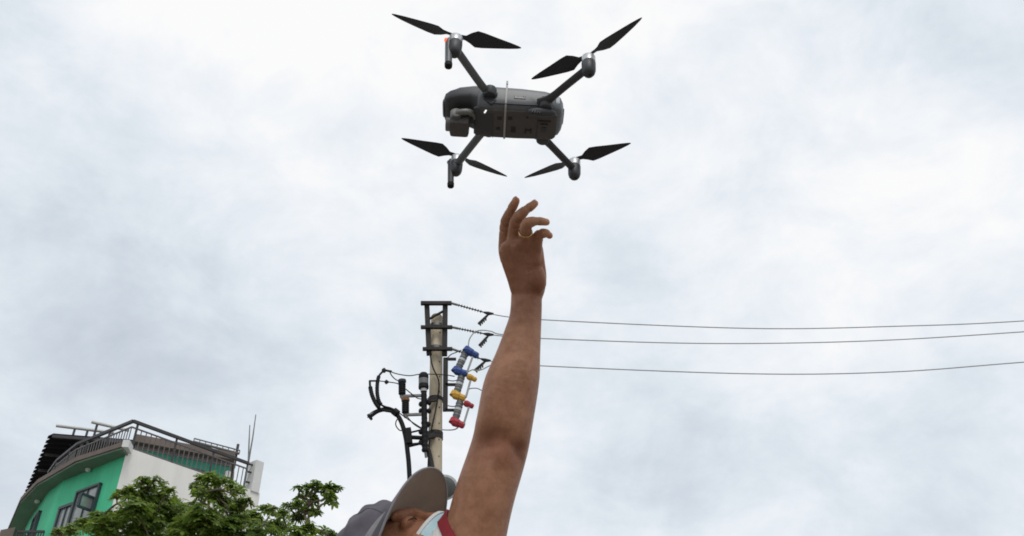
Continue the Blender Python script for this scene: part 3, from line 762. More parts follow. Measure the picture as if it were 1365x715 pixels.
# battery on top, belly plate below
x_ = MB(); loft(x_, [(-.095, .026, .022, .008), (-.083, .030, .0265, .010), (-.05, .0315, .0315, .014), (.01, .0315, .0330, .014), (.035, .030, .0315, .014), (.041, .026, .028, .014)], 3.5)
x_.build('battery', M['shell'], body, smooth=True, local=True)
x_ = MB(); loft(x_, [(-.093, .026, -.024, -.0295), (-.088, .030, -.024, -.0318), (-.02, .0325, -.024, -.0322), (.040, .0325, -.024, -.0322), (.043, .030, -.024, -.031)], 6); belly = x_.build('belly_plate', M['belly'], body, smooth=True, local=True)
x_ = MB(); loft(x_, [(.018, .033, -.020, -.0330), (.046, .034, -.020, -.0325), (.052, .030, -.020, -.029)], 3.6); x_.build('front_belly_block', M['shell_dark'], body, smooth=True, local=True)
zb = -.0322
def bmark(name, px, py, sx, sy, m_='mark', t=.0016, rnd=False, par=None):
    c = DL(px, py, 2, zb); x_ = MB()
    if rnd: x_.lathe((c.x, c.y, zb+.001), (0, 0, -1), [(0, sx), (t, sx), (t+.0006, sx*.6)], 16)
    else: x_.box((c.x, c.y, zb), (sx, sy, t))
    return x_.build(name, M[m_], par or belly, local=True, bevel=0 if rnd else .0004)
bmark('sensor_window', 664, 172, .0042, 0, rnd=True)
bmark('sensor_window', 703, 157, .0016, 0, rnd=True)
bmark('sensor_window', 666, 158, .008, .007); bmark('sensor_window', 680, 158, .008, .007)
bmark('sensor_window', 684, 173, .0085, .0135)
bmark('contact', 700.5, 175, .003, .011); bmark('contact', 707.5, 175, .003, .011); bmark('contact', 704, 174, .006, .003)
bmark('vent', 726, 162, .022, .0035); bmark('vent', 725.5, 166, .014, .0035); bmark('vent', 725, 173, .008, .010, 'shell_dark')
bmark('seam', 657, 170, .0008, .052, 'mark', .0008); bmark('seam', 716, 170, .0008, .052, 'mark', .0008)
# side face details, left flank
def smark(name, px, py, sx, sz, rot=0, m_='mark'):
    c = DL(px, py, 1, .0405); x_ = MB(); x_.box((c.x, .0408, c.z), (sx, .003, sz), Matrix.Rotation(rot, 3, 'Y')); return x_.build(name, M[m_], body, local=True, bevel=.0006)
smark('button_slot', 693, 131.5, .020, .0045); smark('button_slot', 687.5, 129.5, .005, .004); smark('button_slot', 699, 129.5, .005, .004)
for k_ in range(4): smark('vent', 710+k_*3.4, 149+k_*.3, .0016, .008, -.45)
smark('seam', 690, 140, .10, .0007, 0, 'shell_dark')
x_ = MB(); loft(x_, [(-.1035, .018, .006, -.010), (-.1060, .016, .004, -.008)], 3); x_.build('rear_port', M['mark'], body, smooth=True, local=True)
x_ = MB(); loft(x_, [(-.0965, .0352, .012, -.010), (-.090, .0385, .016, -.014), (-.089, .036, .016, -.014)], 4); x_.build('tail_trim', M['alu'], body, smooth=True, local=True)
# arms, motors, propellers
hubs = {('f', 1): Vector((.0858, .1414, .0240)), ('f', -1): Vector((.0858, -.1414, .0240)), ('r', 1): Vector((-.1372, .1238, .0154)), ('r', -1): Vector((-.1372, -.1238, .0154))}
proptips = {('f', 1): ((527, 22), (685, 66)), ('r', 1): ((847, 31), (710, 109)), ('f', -1): ((541, 190), (676, 237)), ('r', -1): ((836, 196), (693, 241))}
def blade(mb, ang, hub, spin):
    L = .111
    st = [(.004, .0035), (.016, .0042), (.024, .009), (.034, .0145), (.046, .0135), (.070, .0095), (.092, .0058), (.106, .0028), (L, .0008)]
    rd = Vector((cos(ang), sin(ang), 0)); tg = Vector((-sin(ang), cos(ang), 0))*spin
    rings = []
    for s_, w2 in st:
        p_ = radians(24 - 15*s_/L)
        ch = tg*cos(p_) + Z*sin(p_)
        nn_ = Z*cos(p_) - tg*sin(p_)
        c = hub + rd*s_ + Z*(.0012+.004*(s_/L)**2) + tg*(.002 if s_ > .02 else 0)
        th = .0014 if s_ < .02 else .0008
        ring = []
        for k_ in range(10):
            a_ = 2*pi*k_/10
            ring.append(c + ch*w2*cos(a_) + nn_*th*sin(a_) + nn_*.10*w2*(1-cos(a_)**2))
        rings.append(ring)
    mb.rings(rings)
for (fr_, sd_), hb in hubs.items():
    front = fr_ == 'f'
    if front: pts_ = [(.018, sd_*.036, -.002), (.030, sd_*.044, .002), (.044, sd_*.064, .001), (hb.x-.003, hb.y-sd_*.008, hb.z-.026)]; base_r = .0086
    else: pts_ = [(-.062, sd_*.037, -.012), (-.078, sd_*.050, -.013), (-.105, sd_*.083, -.0125), (hb.x+.004, hb.y-sd_*.006, hb.z-.028)]; base_r = .0084
    x_ = MB(); cc_ = crom(pts_, 5); n = len(cc_)
    x_.tube(cc_, [base_r*(1.30-.42*min(1, i/7)) for i in range(n)], 8, asp=.8, ref=(0, 0, 1))
    arm = x_.build('arm', M['shell_dark'] if not front else M['shell'], drone, smooth=True, local=True)
    x_ = MB(); r0_ = Vector(pts_[0]); r1_ = Vector(pts_[1])
    if front: x_.lathe(r1_+Vector((-.004, 0, -.012)), (0, 0, 1), [(0, .010), (.002, .0115), (.018, .0115), (.020, .009)], 16)
    else: x_.lathe(r0_+Vector((-.010, sd_*.001, -.016)), (0, 0, 1), [(0, .010), (.002, .0118), (.022, .0118), (.024, .009)], 16)
    x_.build('hinge', M['shell_dark'], arm, smooth=True, local=True)
    if front and sd_ > 0:   # flank recess plate beside the front hinge
        c = DL(647, 148, 1, .0438); x_ = MB(); x_.box((c.x, .0416, c.z), (.0035, .002, .009), Matrix.Rotation(-.35, 3, 'Y')); x_.build('status_glint', M['alu'], body, local=True, bevel=.0006)
        c = DL(650, 128, 1, .0438); x_ = MB(); x_.box((c.x-.004, .0395, c.z-.006), (.020, .005, .014), Matrix.Rotation(-.7, 3, 'Y')); x_.build('hinge_cover', M['shell_dark'], body, local=True, bevel=.001)
    if not front and sd_ > 0:
        c = DL(722, 146, 1, .043); x_ = MB(); x_.ell((c.x, .036, c.z+.000), (.026, .0075, .0085), nu=20, nv=12); x_.build('arm_recess', M['shell_dark'], body, smooth=True, local=True)
    mt = MB(); dn = Vector((0, 0, -1))
    mt.lathe(hb+dn*.004, dn, [(0, .006), (0.0, .0108), (.001, .0116), (.014, .0116), (.0145, .0108), (.0150, .0108)], 24)
    mo = mt.build('motor', M['alu'], arm, smooth=True, local=True)
    mt = MB(); mt.lathe(hb+dn*.019, dn, [(0, .0112), (.001, .0120), (.018, .0118), (.024, .0105), (.028, .0080), (.0290, .005)], 24)
    mt.build('motor_housing', M['shell_dark'], arm, smooth=True, local=True)
    if front:
        a = hb+Vector((.0115, sd_*.001, -.010)); b2 = hb+Vector((.0065, sd_*.001, -.078))
        x_ = MB(); x_.tube([a, a.lerp(b2, .1), a.lerp(b2, .5), a.lerp(b2, .93), a.lerp(b2, .98), b2], [.0040, .0062, .0060, .0058, .0062, .0052], 12)
        leg = x_.build('landing_leg', M['shell'] if sd_ > 0 else M['shell_dark'], drone, smooth=True, local=True)
        x_ = MB(); x_.tube([a.lerp(b2, .90), b2+(b2-a)*.01], [.0066, .0062], 12); x_.build('rubber_foot', M['black'], leg, smooth=True, local=True)
        x_ = MB(); x_.ell(a+Vector((.004, sd_*.002, -.005)), (.0034, .0036, .0050), nu=10, nv=8)
        x_.build('indicator_light', M['led'] if sd_ > 0 else M['shell_dark'], leg, smooth=True, local=True)
    else:
        x_ = MB(); x_.ell(hb+Vector((-.002, 0, -.043)), (.005, .005, .006), nu=10, nv=8); x_.build('rubber_foot', M['black'], arm, smooth=True, local=True)
    pr_ = MB(); pr_.lathe(hb+dn*.004, Z, [(0, .006), (.003, .0065), (.0065, .005), (.0075, .002)], 16)
    pp_ = pr_.build('propeller', M['prop'], drone, smooth=True, local=True)
    spin = -1 if (front == (sd_ > 0)) else 1
    for tip in proptips[(fr_, sd_)]:
        q = DL(*tip, 2, hb.z); ang = math.atan2(q.y-hb.y, q.x-hb.x)
        x_ = MB(); blade(x_, ang, hb, spin); x_.build('blade', M['prop'], pp_, smooth=True, local=True)
# strap round the body
rr = []
for x0 in (-.0038, -.0038+.0033):
    rr.append([Vector((x0, a, .0002+b_)) for a, b_ in sup(40, (.0428, .0340), 4.6)])
ri = [[Vector((p_.x, p_.y*.985, .0002+(p_.z-.0002)*.985)) for p_ in r2] for r2 in rr]
sx0 = DL(673.5, 150, 1, .045).x
x_ = MB(); x_.rings([rr[0], rr[1], ri[1], ri[0]], cap=False, closed=True); x_.v = [v+Vector((sx0+.0022, 0, 0)) for v in x_.v]
st_ = x_.build('strap', M['strap'], drone, smooth=True, local=True)
x_ = MB(); x_.box((sx0+.0000, .036, .037), (.0033, .003, .009)); x_.build('strap_tab', M['strap'], st_, local=True, bevel=.0008)
# gimbal camera
c = DL(615, 170, 2, -.030)
gc = Vector((.0765, -.002, -.036))
x_ = MB(); x_.box(gc, (.034, .036, .029)); cmr = x_.build('gimbal_camera', M['belly'], drone, smooth=True, local=True, bevel=.006)
x_ = MB(); x_.lathe(gc+Vector((.016, 0, 0)), (1, 0, 0), [(0, .0125), (.006, .0125), (.008, .0115), (.0075, .009), (.006, .008)], 24); x_.build('lens_ring', M['gimbal'], cmr, smooth=True, local=True)
x_ = MB(); x_.ell(gc+Vector((.0218, 0, 0)), (.0022, .0088, .0088), nu=16, nv=10); x_.build('lens', M['lens'], cmr, smooth=True, local=True)
x_ = MB(); x_.lathe(gc+Vector((.006, .0265, .004)), (0, -1, 0), [(0, .007), (.001, .0100), (.010, .0100)], 20); x_.build('gimbal_motor', M['gimbal'], cmr, smooth=True, local=True)
x_ = MB(); x_.tube(crom([gc+Vector((.006, .024, .004)), gc+Vector((-.010, .026, .006)), gc+Vector((-.022, .020, .010)), gc+Vector((-.026, .004, .014)), gc+Vector((-.020, 0, .024))], 5), .0048, 10, asp=1.4); x_.build('gimbal_arm', M['gimbal'], cmr, smooth=True, local=True)
x_ = MB(); x_.lathe(gc+Vector((-.020, 0, .030)), (0, 0, -1), [(0, .012), (.010, .011), (.016, .008)], 16); x_.build('gimbal_yaw_motor', M['shell_dark'], cmr, smooth=True, local=True)

# ------------------------------------------------------------------ person
import numpy as np
man = thing('person', 'person in a grey cap and face mask reaching one bare arm up towards the drone', 'person', (-.235, 1.42, 0))
def ptube(mb, st, seg=28):
    """st: px, py, depth, half width px, thickness ratio; smooth swept limb with an oval section"""
    a = crom([Vector((s_[0], s_[1], s_[2]*100)) for s_ in st], 5)
    b_ = crom([Vector((s_[3], s_[4]*10, 0)) for s_ in st], 5)
    P_ = [W(p_.x, p_.y, p_.z/100) for p_ in a]; rings = []
    for i, p_ in enumerate(P_):
        t = (P_[min(i+1, len(P_)-1)]-P_[max(i-1, 0)]).normalized()
        dp = (p_-C0).normalized(); u_ = (dp-t*dp.dot(t))
        if u_.length < .2: u_ = (UP-t*UP.dot(t))
        u_.normalize(); v_ = t.cross(u_)
        r_ = b_[i].x*(a[i].z/100)/FPX; k_ = b_[i].y/10
        rings.append([p_+u_*cos(2*pi*j/seg)*r_*k_+v_*sin(2*pi*j/seg)*r_ for j in range(seg)])
    mb.rings(rings)
    # rounded end
    re_ = b_[-1].x*(a[-1].z/100)/FPX*.99; kk = b_[-1].y/10
    mb.ell(P_[-1], (re_*kk, re_, re_*(kk if kk < .8 else 1)), Matrix((u_, v_, t)).transposed(), nu=14, nv=10)
bd = MB()
ptube(bd, [(600, 862, 1.34, 44, .95), (612, 820, 1.37, 45, .95), (624, 765, 1.41, 43, .95), (635, 706, 1.44, 41.5, .95), (646, 661, 1.46, 40.3, .95), (660.8, 614, 1.49, 38.9, .92), (667.5, 590, 1.50, 38.2, .9), (672, 567, 1.505, 37.6, .92), (679.8, 522, 1.53, 37.2, .92), (686, 497, 1.545, 34.3, .9),
           (691, 474, 1.56, 29.6, .85), (696.2, 448, 1.58, 25.2, .8), (700, 427, 1.6, 22.0, .78), (701.5, 410, 1.61, 21.0, .74), (702, 396, 1.62, 21.0, .72), (703.8, 384, 1.62, 23.2, .66), (703, 372, 1.62, 26, .6), (700, 358, 1.617, 27.6, .54), (696.5, 344, 1.612, 29.2, .46), (694.5, 333, 1.607, 29.4, .42), (694, 326, 1.60, 26, .38)])
ptube(bd, [(712, 360, 1.60, 12, .9), (716, 372, 1.602, 12, 1), (717.5, 380, 1.605, 10.8, .95), (716, 386, 1.61, 8, .9)], 16)          # heel of the palm
fing = {
 'index': [(676, 350, 1.622, 8.5, 1), (673.3, 334, 1.622, 9.2, 1), (672.2, 318, 1.62, 7.6, 1), (672.8, 304, 1.617, 7.2, 1), (674.6, 296, 1.612, 7.6, 1), (679.5, 284, 1.605, 6.8, 1), (684, 275, 1.60, 6.4, 1), (688, 268, 1.598, 5.4, 1)],
 'middle': [(686, 350, 1.612, 9, 1), (684.5, 330, 1.605, 9.0, 1), (684.5, 312, 1.60, 8.1, 1), (687, 298, 1.592, 8.3, 1), (692, 289, 1.587, 7.8, 1), (700, 281, 1.585, 6.6, 1), (707, 276, 1.588, 6.2, 1), (713, 271.6, 1.592, 5.1, 1)],
 'ring': [(701, 350, 1.605, 9, 1), (701, 330, 1.60, 9.2, 1), (701, 315, 1.583, 8.3, 1), (700.8, 304, 1.567, 8.2, 1), (704, 298, 1.560, 7.9, 1), (712, 295.3, 1.562, 6.3, 1), (721, 295.3, 1.57, 5.8, 1), (728.8, 296.6, 1.577, 4.7, 1)],
 'pinky': [(712, 350, 1.608, 9, 1), (714.2, 332, 1.602, 8.8, 1), (715.5, 321, 1.592, 8.2, 1), (718.6, 314, 1.585, 7.6, 1), (724, 311.4, 1.582, 6.5, 1), (729.5, 312.0, 1.585, 5.7, 1), (732.8, 314.6, 1.588, 4.6, 1)],
 'thumb': [(690, 372, 1.632, 10, 1), (682, 356, 1.650, 9.5, 1), (680, 342, 1.668, 8, 1), (683, 328, 1.682, 7.6, 1), (688, 316, 1.690, 6.8, 1), (692, 306, 1.694, 5.2, 1)]}
for k_, s_ in fing.items(): ptube(bd, s_, 18)
# tendon ridge on the outer edge of the hand
ptube(bd, [(669, 334, 1.605, 5.5, 1), (673, 350, 1.605, 5.0, 1), (680, 372, 1.61, 4.5, 1), (684, 388, 1.613, 4, 1)], 12)
ptube(bd, [(686, 326, 1.590, 6, 1), (689, 345, 1.598, 4.5, 1), (694, 368, 1.606, 4, 1)], 12)
# head frame
HF = CV(.38, .905, .0).normalized(); HL = CV(.47, -.18, .86); HL = (HL-HF*HL.dot(HF)).normalized(); HU = HF.cross(HL)
HC = W(535, 758, 1.50)
HR = Matrix((HF, HL, HU)).transposed()
def H(f, l, u_): return HC + HR @ Vector((f, l, u_))
def hell(mb, c, r): mb.ell(H(*c), r, HR, 24, 14)
hell(bd, (-.012, 0, .022), (.096, .076, .098)); hell(bd, (.036, 0, -.030), (.058, .060, .078)); hell(bd, (.056, 0, -.086), (.022, .026, .020)); hell(bd, (.02, 0, -.068), (.055, .054, .040))
hell(bd, (.082, 0, .026), (.014, .050, .012))                       # brow
for s_ in (-1, 1):
    hell(bd, (.066, s_*.034, -.034), (.020, .024, .022)); hell(bd, (-.008, s_*.075, -.012), (.018, .006, .030))
    hell(bd, (.0815, s_*.0315, .004), (.0125, .0155, .0105))        # closed lid over the eye
bd.tube(crom([H(.088, 0, .018), H(.096, 0, -.008), H(.105, 0, -.030), H(.096, 0, -.042)], 4), [.007]*4+[.009]*4+[.012]*4+[.010], 12)
for s_ in (-1, 1): hell(bd, (.098, s_*.010, -.034), (.010, .008, .008))
# neck, torso, other arm, legs
NB = Vector((-.225, 1.41, 1.36))
bd.tube([NB-Z*.05, NB.lerp(HC, .5), HC-HU*.03-HF*.02], [.066, .060, .060], 20)
TF = Vector((.5, -.866, 0)); TL = Vector((.866, .5, 0))
sh = W(600, 858, 1.34); rs = NB - TL*.19 - Z*.05
bd.tube([rs, NB-Z*.05, sh], [.055, .085, .060], 16)
pel = Vector((-.25, 1.43, .93))
for (z_, wx, wy) in (): pass
tor = [(.90, .165, .105), (1.0, .155, .10), (1.12, .15, .10), (1.24, .165, .11), (1.34, .165, .10), (1.40, .10, .07)]
def torso(mb, grow=0.0, z0=None):
    rings = []
    for (z_, a, b_) in tor:
        c = pel.lerp(NB, (z_-.93)/(1.36-.93)); c.z = z_
        rings.append([c + TL*(a+grow)*cos(2*pi*k_/28) + TF*(b_+grow)*sin(2*pi*k_/28) for k_ in range(28)])
    mb.rings(rings)
torso(bd)
RA = [rs, rs+Vector((-.05, .01, -.29)), rs+Vector((-.02, -.07, -.53))]
bd.ell(rs, (.06, .06, .06), nu=16, nv=10); bd.tube(crom(RA, 6), [.050-.0018*i for i in range(13)], 16); bd.tube([RA[2]+Z*.02, RA[2]-Z*.045], [.029, .031], 14)
hp = RA[2]; bd.ell(hp+Vector((.005, -.02, -.05)), (.022, .040, .055), nu=14, nv=10)
for k_ in range(4): q = hp+Vector((.01, -.045+.018*k_, -.08)); bd.tube([q, q+Vector((.008, -.01, -.045)), q+Vector((.022, -.008, -.075+.006*abs(k_-1.5)))], [.009, .0085, .006], 8)
q = hp+Vector((.01, -.055, -.035)); bd.tube([q, q+Vector((.012, -.02, -.035)), q+Vector((.02, -.022, -.06))], [.011, .010, .007], 8)
LEG = {}
for s_ in (-1, 1):
    h0 = Vector((pel.x, pel.y, .92)) + TL*s_*.09; kn = Vector((h0.x, h0.y, .50))+TL*s_*.03+TF*.015; an = Vector((h0.x, h0.y, .09))+TL*s_*.05-TF*.02
    LEG[s_] = (h0, kn, an); bd.tube(crom([h0, kn, an], 6), [.085-.0035*i for i in range(13)], 18)
    bd.tube([an, an+TF*.10-Z*.045], [.04, .035], 10)

def remesh(mb, name, m, parent, vox, it=4, post=None, tint=None):
    me = bpy.data.meshes.new(name+'_tmp'); me.from_pydata(mb.v, [], mb.f)
    bm = bmesh.new(); bm.from_mesh(me); bmesh.ops.recalc_face_normals(bm, faces=bm.faces); bm.to_mesh(me); bm.free()
    o = bpy.data.objects.new(name+'_tmp', me); COL.objects.link(o)
    r_ = o.modifiers.new('r', 'REMESH'); r_.mode = 'VOXEL'; r_.voxel_size = vox; r_.use_smooth_shade = True
    s_ = o.modifiers.new('s', 'SMOOTH'); s_.factor = .5; s_.iterations = it
    dg = bpy.context.evaluated_depsgraph_get(); dg.update()
    nm = bpy.data.meshes.new_from_object(o.evaluated_get(dg)); bpy.data.objects.remove(o); bpy.data.meshes.remove(me)
    nm.name = name; co = np.empty(len(nm.vertices)*3); nm.vertices.foreach_get('co', co); co = co.reshape(-1, 3)
    nrm_ = np.empty(len(nm.vertices)*3); nm.vertices.foreach_get('normal', nrm_); nrm_ = nrm_.reshape(-1, 3)
    if post: co = post(co, nrm_)
    if tint:
        at = nm.color_attributes.new('tint', 'FLOAT_COLOR', 'POINT'); at.data.foreach_set('color', tint(co).ravel())
    off = np.array(parent.location); nm.vertices.foreach_set('co', (co-off).ravel())
    nm.polygons.foreach_set('use_smooth', [True]*len(nm.polygons)); nm.update()
    nm.materials.clear(); nm.materials.append(m)
    o = bpy.data.objects.new(name, nm); COL.objects.link(o); o.parent = parent
    return o
def surf(px, py, zc, rpx): return np.array(W(px, py, zc-.85*rpx*zc/FPX))
def body_post(co, nr):
    # elbow hollows, tendons, veins, knuckle creases: (px, py, axis depth, half width, push m, sigma m)
    L_ = [(651, 590, 1.50, 38, -.0080, .013), (689, 601, 1.50, 30, -.0075, .009), (672, 606, 1.50, 38, .0045, .013), (694, 606, 1.50, 22, .003, .006), (650, 570, 1.505, 38, -.002, .010), (665, 580, 1.5, 38, -.002, .010)]
    for (px, py, zc, r_, amp, sg) in L_:
        c = surf(px, py, zc, r_); d2 = ((co-c)**2).sum(1); co = co + nr*(amp*np.exp(-d2/(2*sg*sg)))[:, None]
    def line(a, b_, zc, r_, amp, sg, n=14):
        nonlocal co
        best = np.full(len(co), 1e9)
        for i in range(n):
            t = i/(n-1); c = surf(a[0]+(b_[0]-a[0])*t, a[1]+(b_[1]-a[1])*t, zc, r_)
            best = np.minimum(best, ((co-c)**2).sum(1))
        co = co + nr*(amp*np.exp(-best/(2*sg*sg)))[:, None]
    line((690, 470), (668, 540), 1.55, 32, .0012, .003); line((706, 480), (700, 560), 1.54, 32, .0012, .0035)
    line((694, 400), (691, 450), 1.6, 20, .0012, .0028); line((705, 400), (704, 445), 1.6, 20, .0012, .0028)
    line((684, 393), (722, 390), 1.62, 18, -.0006, .0018); line((688, 400), (720, 398), 1.62, 18, -.0005, .0018)
    line((690, 336), (722, 334), 1.60, 12, -.0012, .0028); line((684, 352), (718, 345), 1.605, 12, -.0010, .0022)
    line((676, 505), (668, 548), 1.53, 33, .0012, .0022); line((668, 548), (676, 582), 1.51, 37, .0010, .0022); line((698, 455), (688, 500), 1.58, 28, .0011, .002)
    line((648, 565), (683, 480), 1.53, 35, .0040, .011); line((672, 560), (693, 478), 1.54, 34, -.0028, .006); line((692, 572), (702, 480), 1.54, 28, .0026, .008)
    line((652, 705), (664, 628), 1.47, 39, -.0026, .007); line((636, 690), (650, 630), 1.47, 36, .0026, .010); line((712, 402), (708, 415), 1.61, 17, .0022, .006)
    line((683, 350), (690, 380), 1.605, 14, .0010, .002); line((700, 340), (702, 380), 1.605, 14, .0009, .002); line((712, 350), (709, 384), 1.605, 14, .0008, .002)
    for k_, s_ in fing.items():
        if k_ == 'thumb': continue
        for (i0, fr0, amp) in ((2, .7, -.0009), (3, .45, -.0013), (3, .75, -.0009), (5, .2, -.0008), (5, .5, -.0010)):
            a_ = np.array(W(*s_[i0][:3])); b_ = np.array(W(*s_[i0+1][:3])); p_ = a_+(b_-a_)*fr0; t_ = (b_-a_)/np.linalg.norm(b_-a_)
            d_ = co-p_; ax_ = d_@t_; rad = np.sqrt(np.maximum((d_**2).sum(1)-ax_**2, 0)); r_ = s_[i0][3]*1.6/FPX
            co = co + nr*(amp*np.exp(-ax_**2/(2*.0012**2))*(rad < 1.35*r_))[:, None]
        i0 = 4; p_ = np.array(W(*s_[i0][:3])); d2 = ((co-p_)**2).sum(1); r_ = s_[i0][3]*1.6/FPX
        co = co + nr*(.0011*np.exp(-d2/(2*(r_*.9)**2)))[:, None]
    line((638, 597), (700, 594), 1.50, 36, -.0012, .0028)
    return co
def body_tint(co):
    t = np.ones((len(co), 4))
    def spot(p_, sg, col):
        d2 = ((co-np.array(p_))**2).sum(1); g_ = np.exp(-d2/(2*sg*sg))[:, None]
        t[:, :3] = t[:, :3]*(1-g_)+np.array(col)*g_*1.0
    for k_ in ('index', 'middle', 'ring', 'pinky', 'thumb'):
        s_ = fing[k_][-1]; spot(W(s_[0], s_[1], s_[2]), .008, (1.5, 1.35, 1.35))
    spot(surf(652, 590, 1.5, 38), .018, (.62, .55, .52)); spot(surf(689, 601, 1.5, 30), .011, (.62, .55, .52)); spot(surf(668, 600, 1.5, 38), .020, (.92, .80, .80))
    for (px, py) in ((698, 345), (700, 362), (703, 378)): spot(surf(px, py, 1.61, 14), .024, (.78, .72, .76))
    for (f_, l_, u_) in ((.09, -.02, -.01),): spot(H(f_, l_, u_), .03, (1.15, 1.1, 1.1))
    return t
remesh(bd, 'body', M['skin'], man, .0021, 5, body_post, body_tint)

# eye lashes, brows
for s_ in (-1, 1):
    x_ = MB(); x_.tube(crom([H(.0825, s_*.046, .003), H(.0915, s_*.038, -.0010), H(.0940, s_*.030, -.0020), H(.0905, s_*.020, -.0015)], 4), .0011, 6); x_.build('eyelash', M['lip'], man, smooth=True)
# nails on the far side of each fingertip
for k_ in ('index', 'middle', 'ring', 'pinky', 'thumb'):
    s_ = fing[k_]; a = W(*s_[-1][:3]); b_ = W(*s_[-2][:3]); t = (a-b_).normalized()
    up_ = (UP*.9+FW*.6-RT*.3); up_ = (up_-t*up_.dot(t)).normalized(); sd2 = t.cross(up_)
    r_ = s_[-1][3]*s_[-1][2]/FPX
    x_ = MB(); R_ = Matrix((t, sd2, up_)).transposed(); x_.ell(a+up_*r_*.72-t*r_*.1, (r_*1.1, r_*.72, r_*.34), R_, 14, 8); x_.build('fingernail', M['nail'], man, smooth=True)
# ring on the bent finger
s_ = fing['ring']; a = W(*s_[2][:3]); b_ = W(*s_[3][:3]); t = (b_-a).normalized(); c = W(700.8, 310, 1.575)
u_ = t.orthogonal().normalized(); v_ = t.cross(u_); R0 = 8.9*1.575/FPX; rings = []
for i in range(32):
    a_ = 2*pi*i/32; rd = u_*cos(a_)+v_*sin(a_)
    rings.append([c+rd*(R0+.0008*cos(2*pi*j/8))+t*(.0013*sin(2*pi*j/8)) for j in range(8)])
x_ = MB(); x_.rings(rings, cap=False, closed=True); x_.build('finger_ring', M['gold'], man, smooth=True)

# hair under the cap
x_ = MB(); hell(x_, (-.022, 0, .018), (.092, .0795, .094)); x_.v = [v for v in x_.v]
x_.build('hair', M['hair'], man, smooth=True)
# cap: crown of six panels, sweatband rim, brim
RIM = .040; CA, CB, CHt = .104, .086, .088
cr = MB(); rings = []; n = 96
for i in range(22):
    th = (pi/2)*i/21
    row = []
    for j in range(n):
        a_ = 2*pi*j/n; seam = .0016*(abs(cos(3*a_))**.35)
        fold = .0030*sin(5*a_+2+7*th)*cos(th)*sin(2*th) + .0020*sin(11*a_-9*th)*sin(2*th)
        k1 = cos(th)**.75
        row.append(H((CA+seam+fold)*k1*cos(a_)-.012, (CB+seam+fold)*k1*sin(a_), RIM-.006*cos(a_)-.028*(1-cos(a_))*.5*cos(th)+(CHt+fold)*sin(th)))
    rings.append(row)
cap_t = None
inn = [[H(0, 0, 0)+(q-H(0, 0, 0))*.985 for q in r2] for r2 in rings]
cr.rings(inn[::-1][:]+rings, cap=False)
cap_o = cr.build('cap', M['cap'], man, smooth=True)
x_ = MB(); x_.ell(H(-.012, 0, RIM+CHt-.001), (.006, .006, .004), HR, 12, 6); x_.build('cap_button', M['cap'], cap_o, smooth=True)
for k_ in range(3):
    for s_ in (0, pi):
        a_ = pi/6+k_*pi/3+s_; pts_ = []
        for i in range(20):
            th = (pi/2)*i/20; k1 = cos(th)**.75
            fold = .0030*sin(5*a_+2+7*th)*cos(th)*sin(2*th) + .0020*sin(11*a_-9*th)*sin(2*th)
            pts_.append(H((CA+.0005+fold)*k1*cos(a_)-.012, (CB+.0005+fold)*k1*sin(a_), RIM-.006*cos(a_)-.014*(1-cos(a_))*cos(th)+(CHt+.0002+fold)*sin(th)))
        x_ = MB(); x_.tube(pts_, .0009, 5); x_.build('seam', M['cap'], cap_o)
BL, BW = .078, radians(80)
def brim(a, r, dz):
    th = a*BW
    bf = CA*cos(th)-.012; bl = CB*sin(th)
    ext = BL*(max(0, 1-abs(a)**2.6))**.60
    f_ = bf+ext*r; l_ = bl*(1+.24*r*(1-a*a*.6))
    u_ = RIM-.006*cos(th)-.014*(1-cos(th)) - .020*(abs(a)**2)*r - .012*r*r*(1-.5*a*a) + dz
    return H(f_, l_, u_)
NA, NR = 48, 14
def sheet(dz0, dz1, r0=0, r1=1, pad=0):
    mb = MB(); n1_ = NR+1
    for dz in (dz0, dz1):
        for i in range(NA+1):
            for j in range(n1_): mb.v.append(brim(-1+2*i/NA, r0+(r1-r0)*j/NR, dz))
    o_ = (NA+1)*n1_
    for i in range(NA):
        for j in range(NR):
            a = i*n1_+j; mb.f.append((a, a+n1_, a+n1_+1, a+1)); mb.f.append((a+o_, a+o_+1, a+o_+n1_+1, a+o_+n1_))
        for j, fl in ((0, 0), (NR, 1)):
            a = i*n1_+j; b_ = a+n1_; mb.f.append((a, b_, b_+o_, a+o_))
    for i in (0, NA):
        for j in range(NR): a = i*n1_+j; mb.f.append((a, a+1, a+1+o_, a+o_))
    return mb
br_o = sheet(.0018, .0036).build('brim', M['cap'], cap_o, smooth=True)
x_ = sheet(0, .0016).build('brim_underside', M['cap_under'], br_o, smooth=True)
x_ = MB(); x_.tube([brim(-1+2*i/60, 1.0, .0018) for i in range(61)], .0021, 8); x_.build('brim_piping', M['cap_edge'], br_o, smooth=True)
x_ = MB()      # pale band round the rim
rg_ = []
for j in range(97):
    a_ = 2*pi*j/96; q = H((CA+.001)*cos(a_)-.012, (CB+.001)*sin(a_), RIM-.006*cos(a_)-.014*(1-cos(a_))); rg_.append(q)
for i in range(96):
    a, b_ = rg_[i], rg_[i+1]; i0 = len(x_.v); up2 = HU*.013
    ou = (a-H(-.012, 0, RIM)).normalized()*.0016; ob = (b_-H(-.012, 0, RIM)).normalized()*.0016
    x_.v += [a-HU*.001+ou, b_-HU*.001+ob, b_+up2+ob, a+up2+ou, a-HU*.001-ou, b_-HU*.001-ob, b_+up2-ob, a+up2-ou]
    x_.f += [(i0, i0+1, i0+2, i0+3), (i0+4, i0+7, i0+6, i0+5), (i0, i0+4, i0+5, i0+1), (i0+3, i0+2, i0+6, i0+7)]
x_.build('rim_band', M['cap_edge'], cap_o, smooth=True)

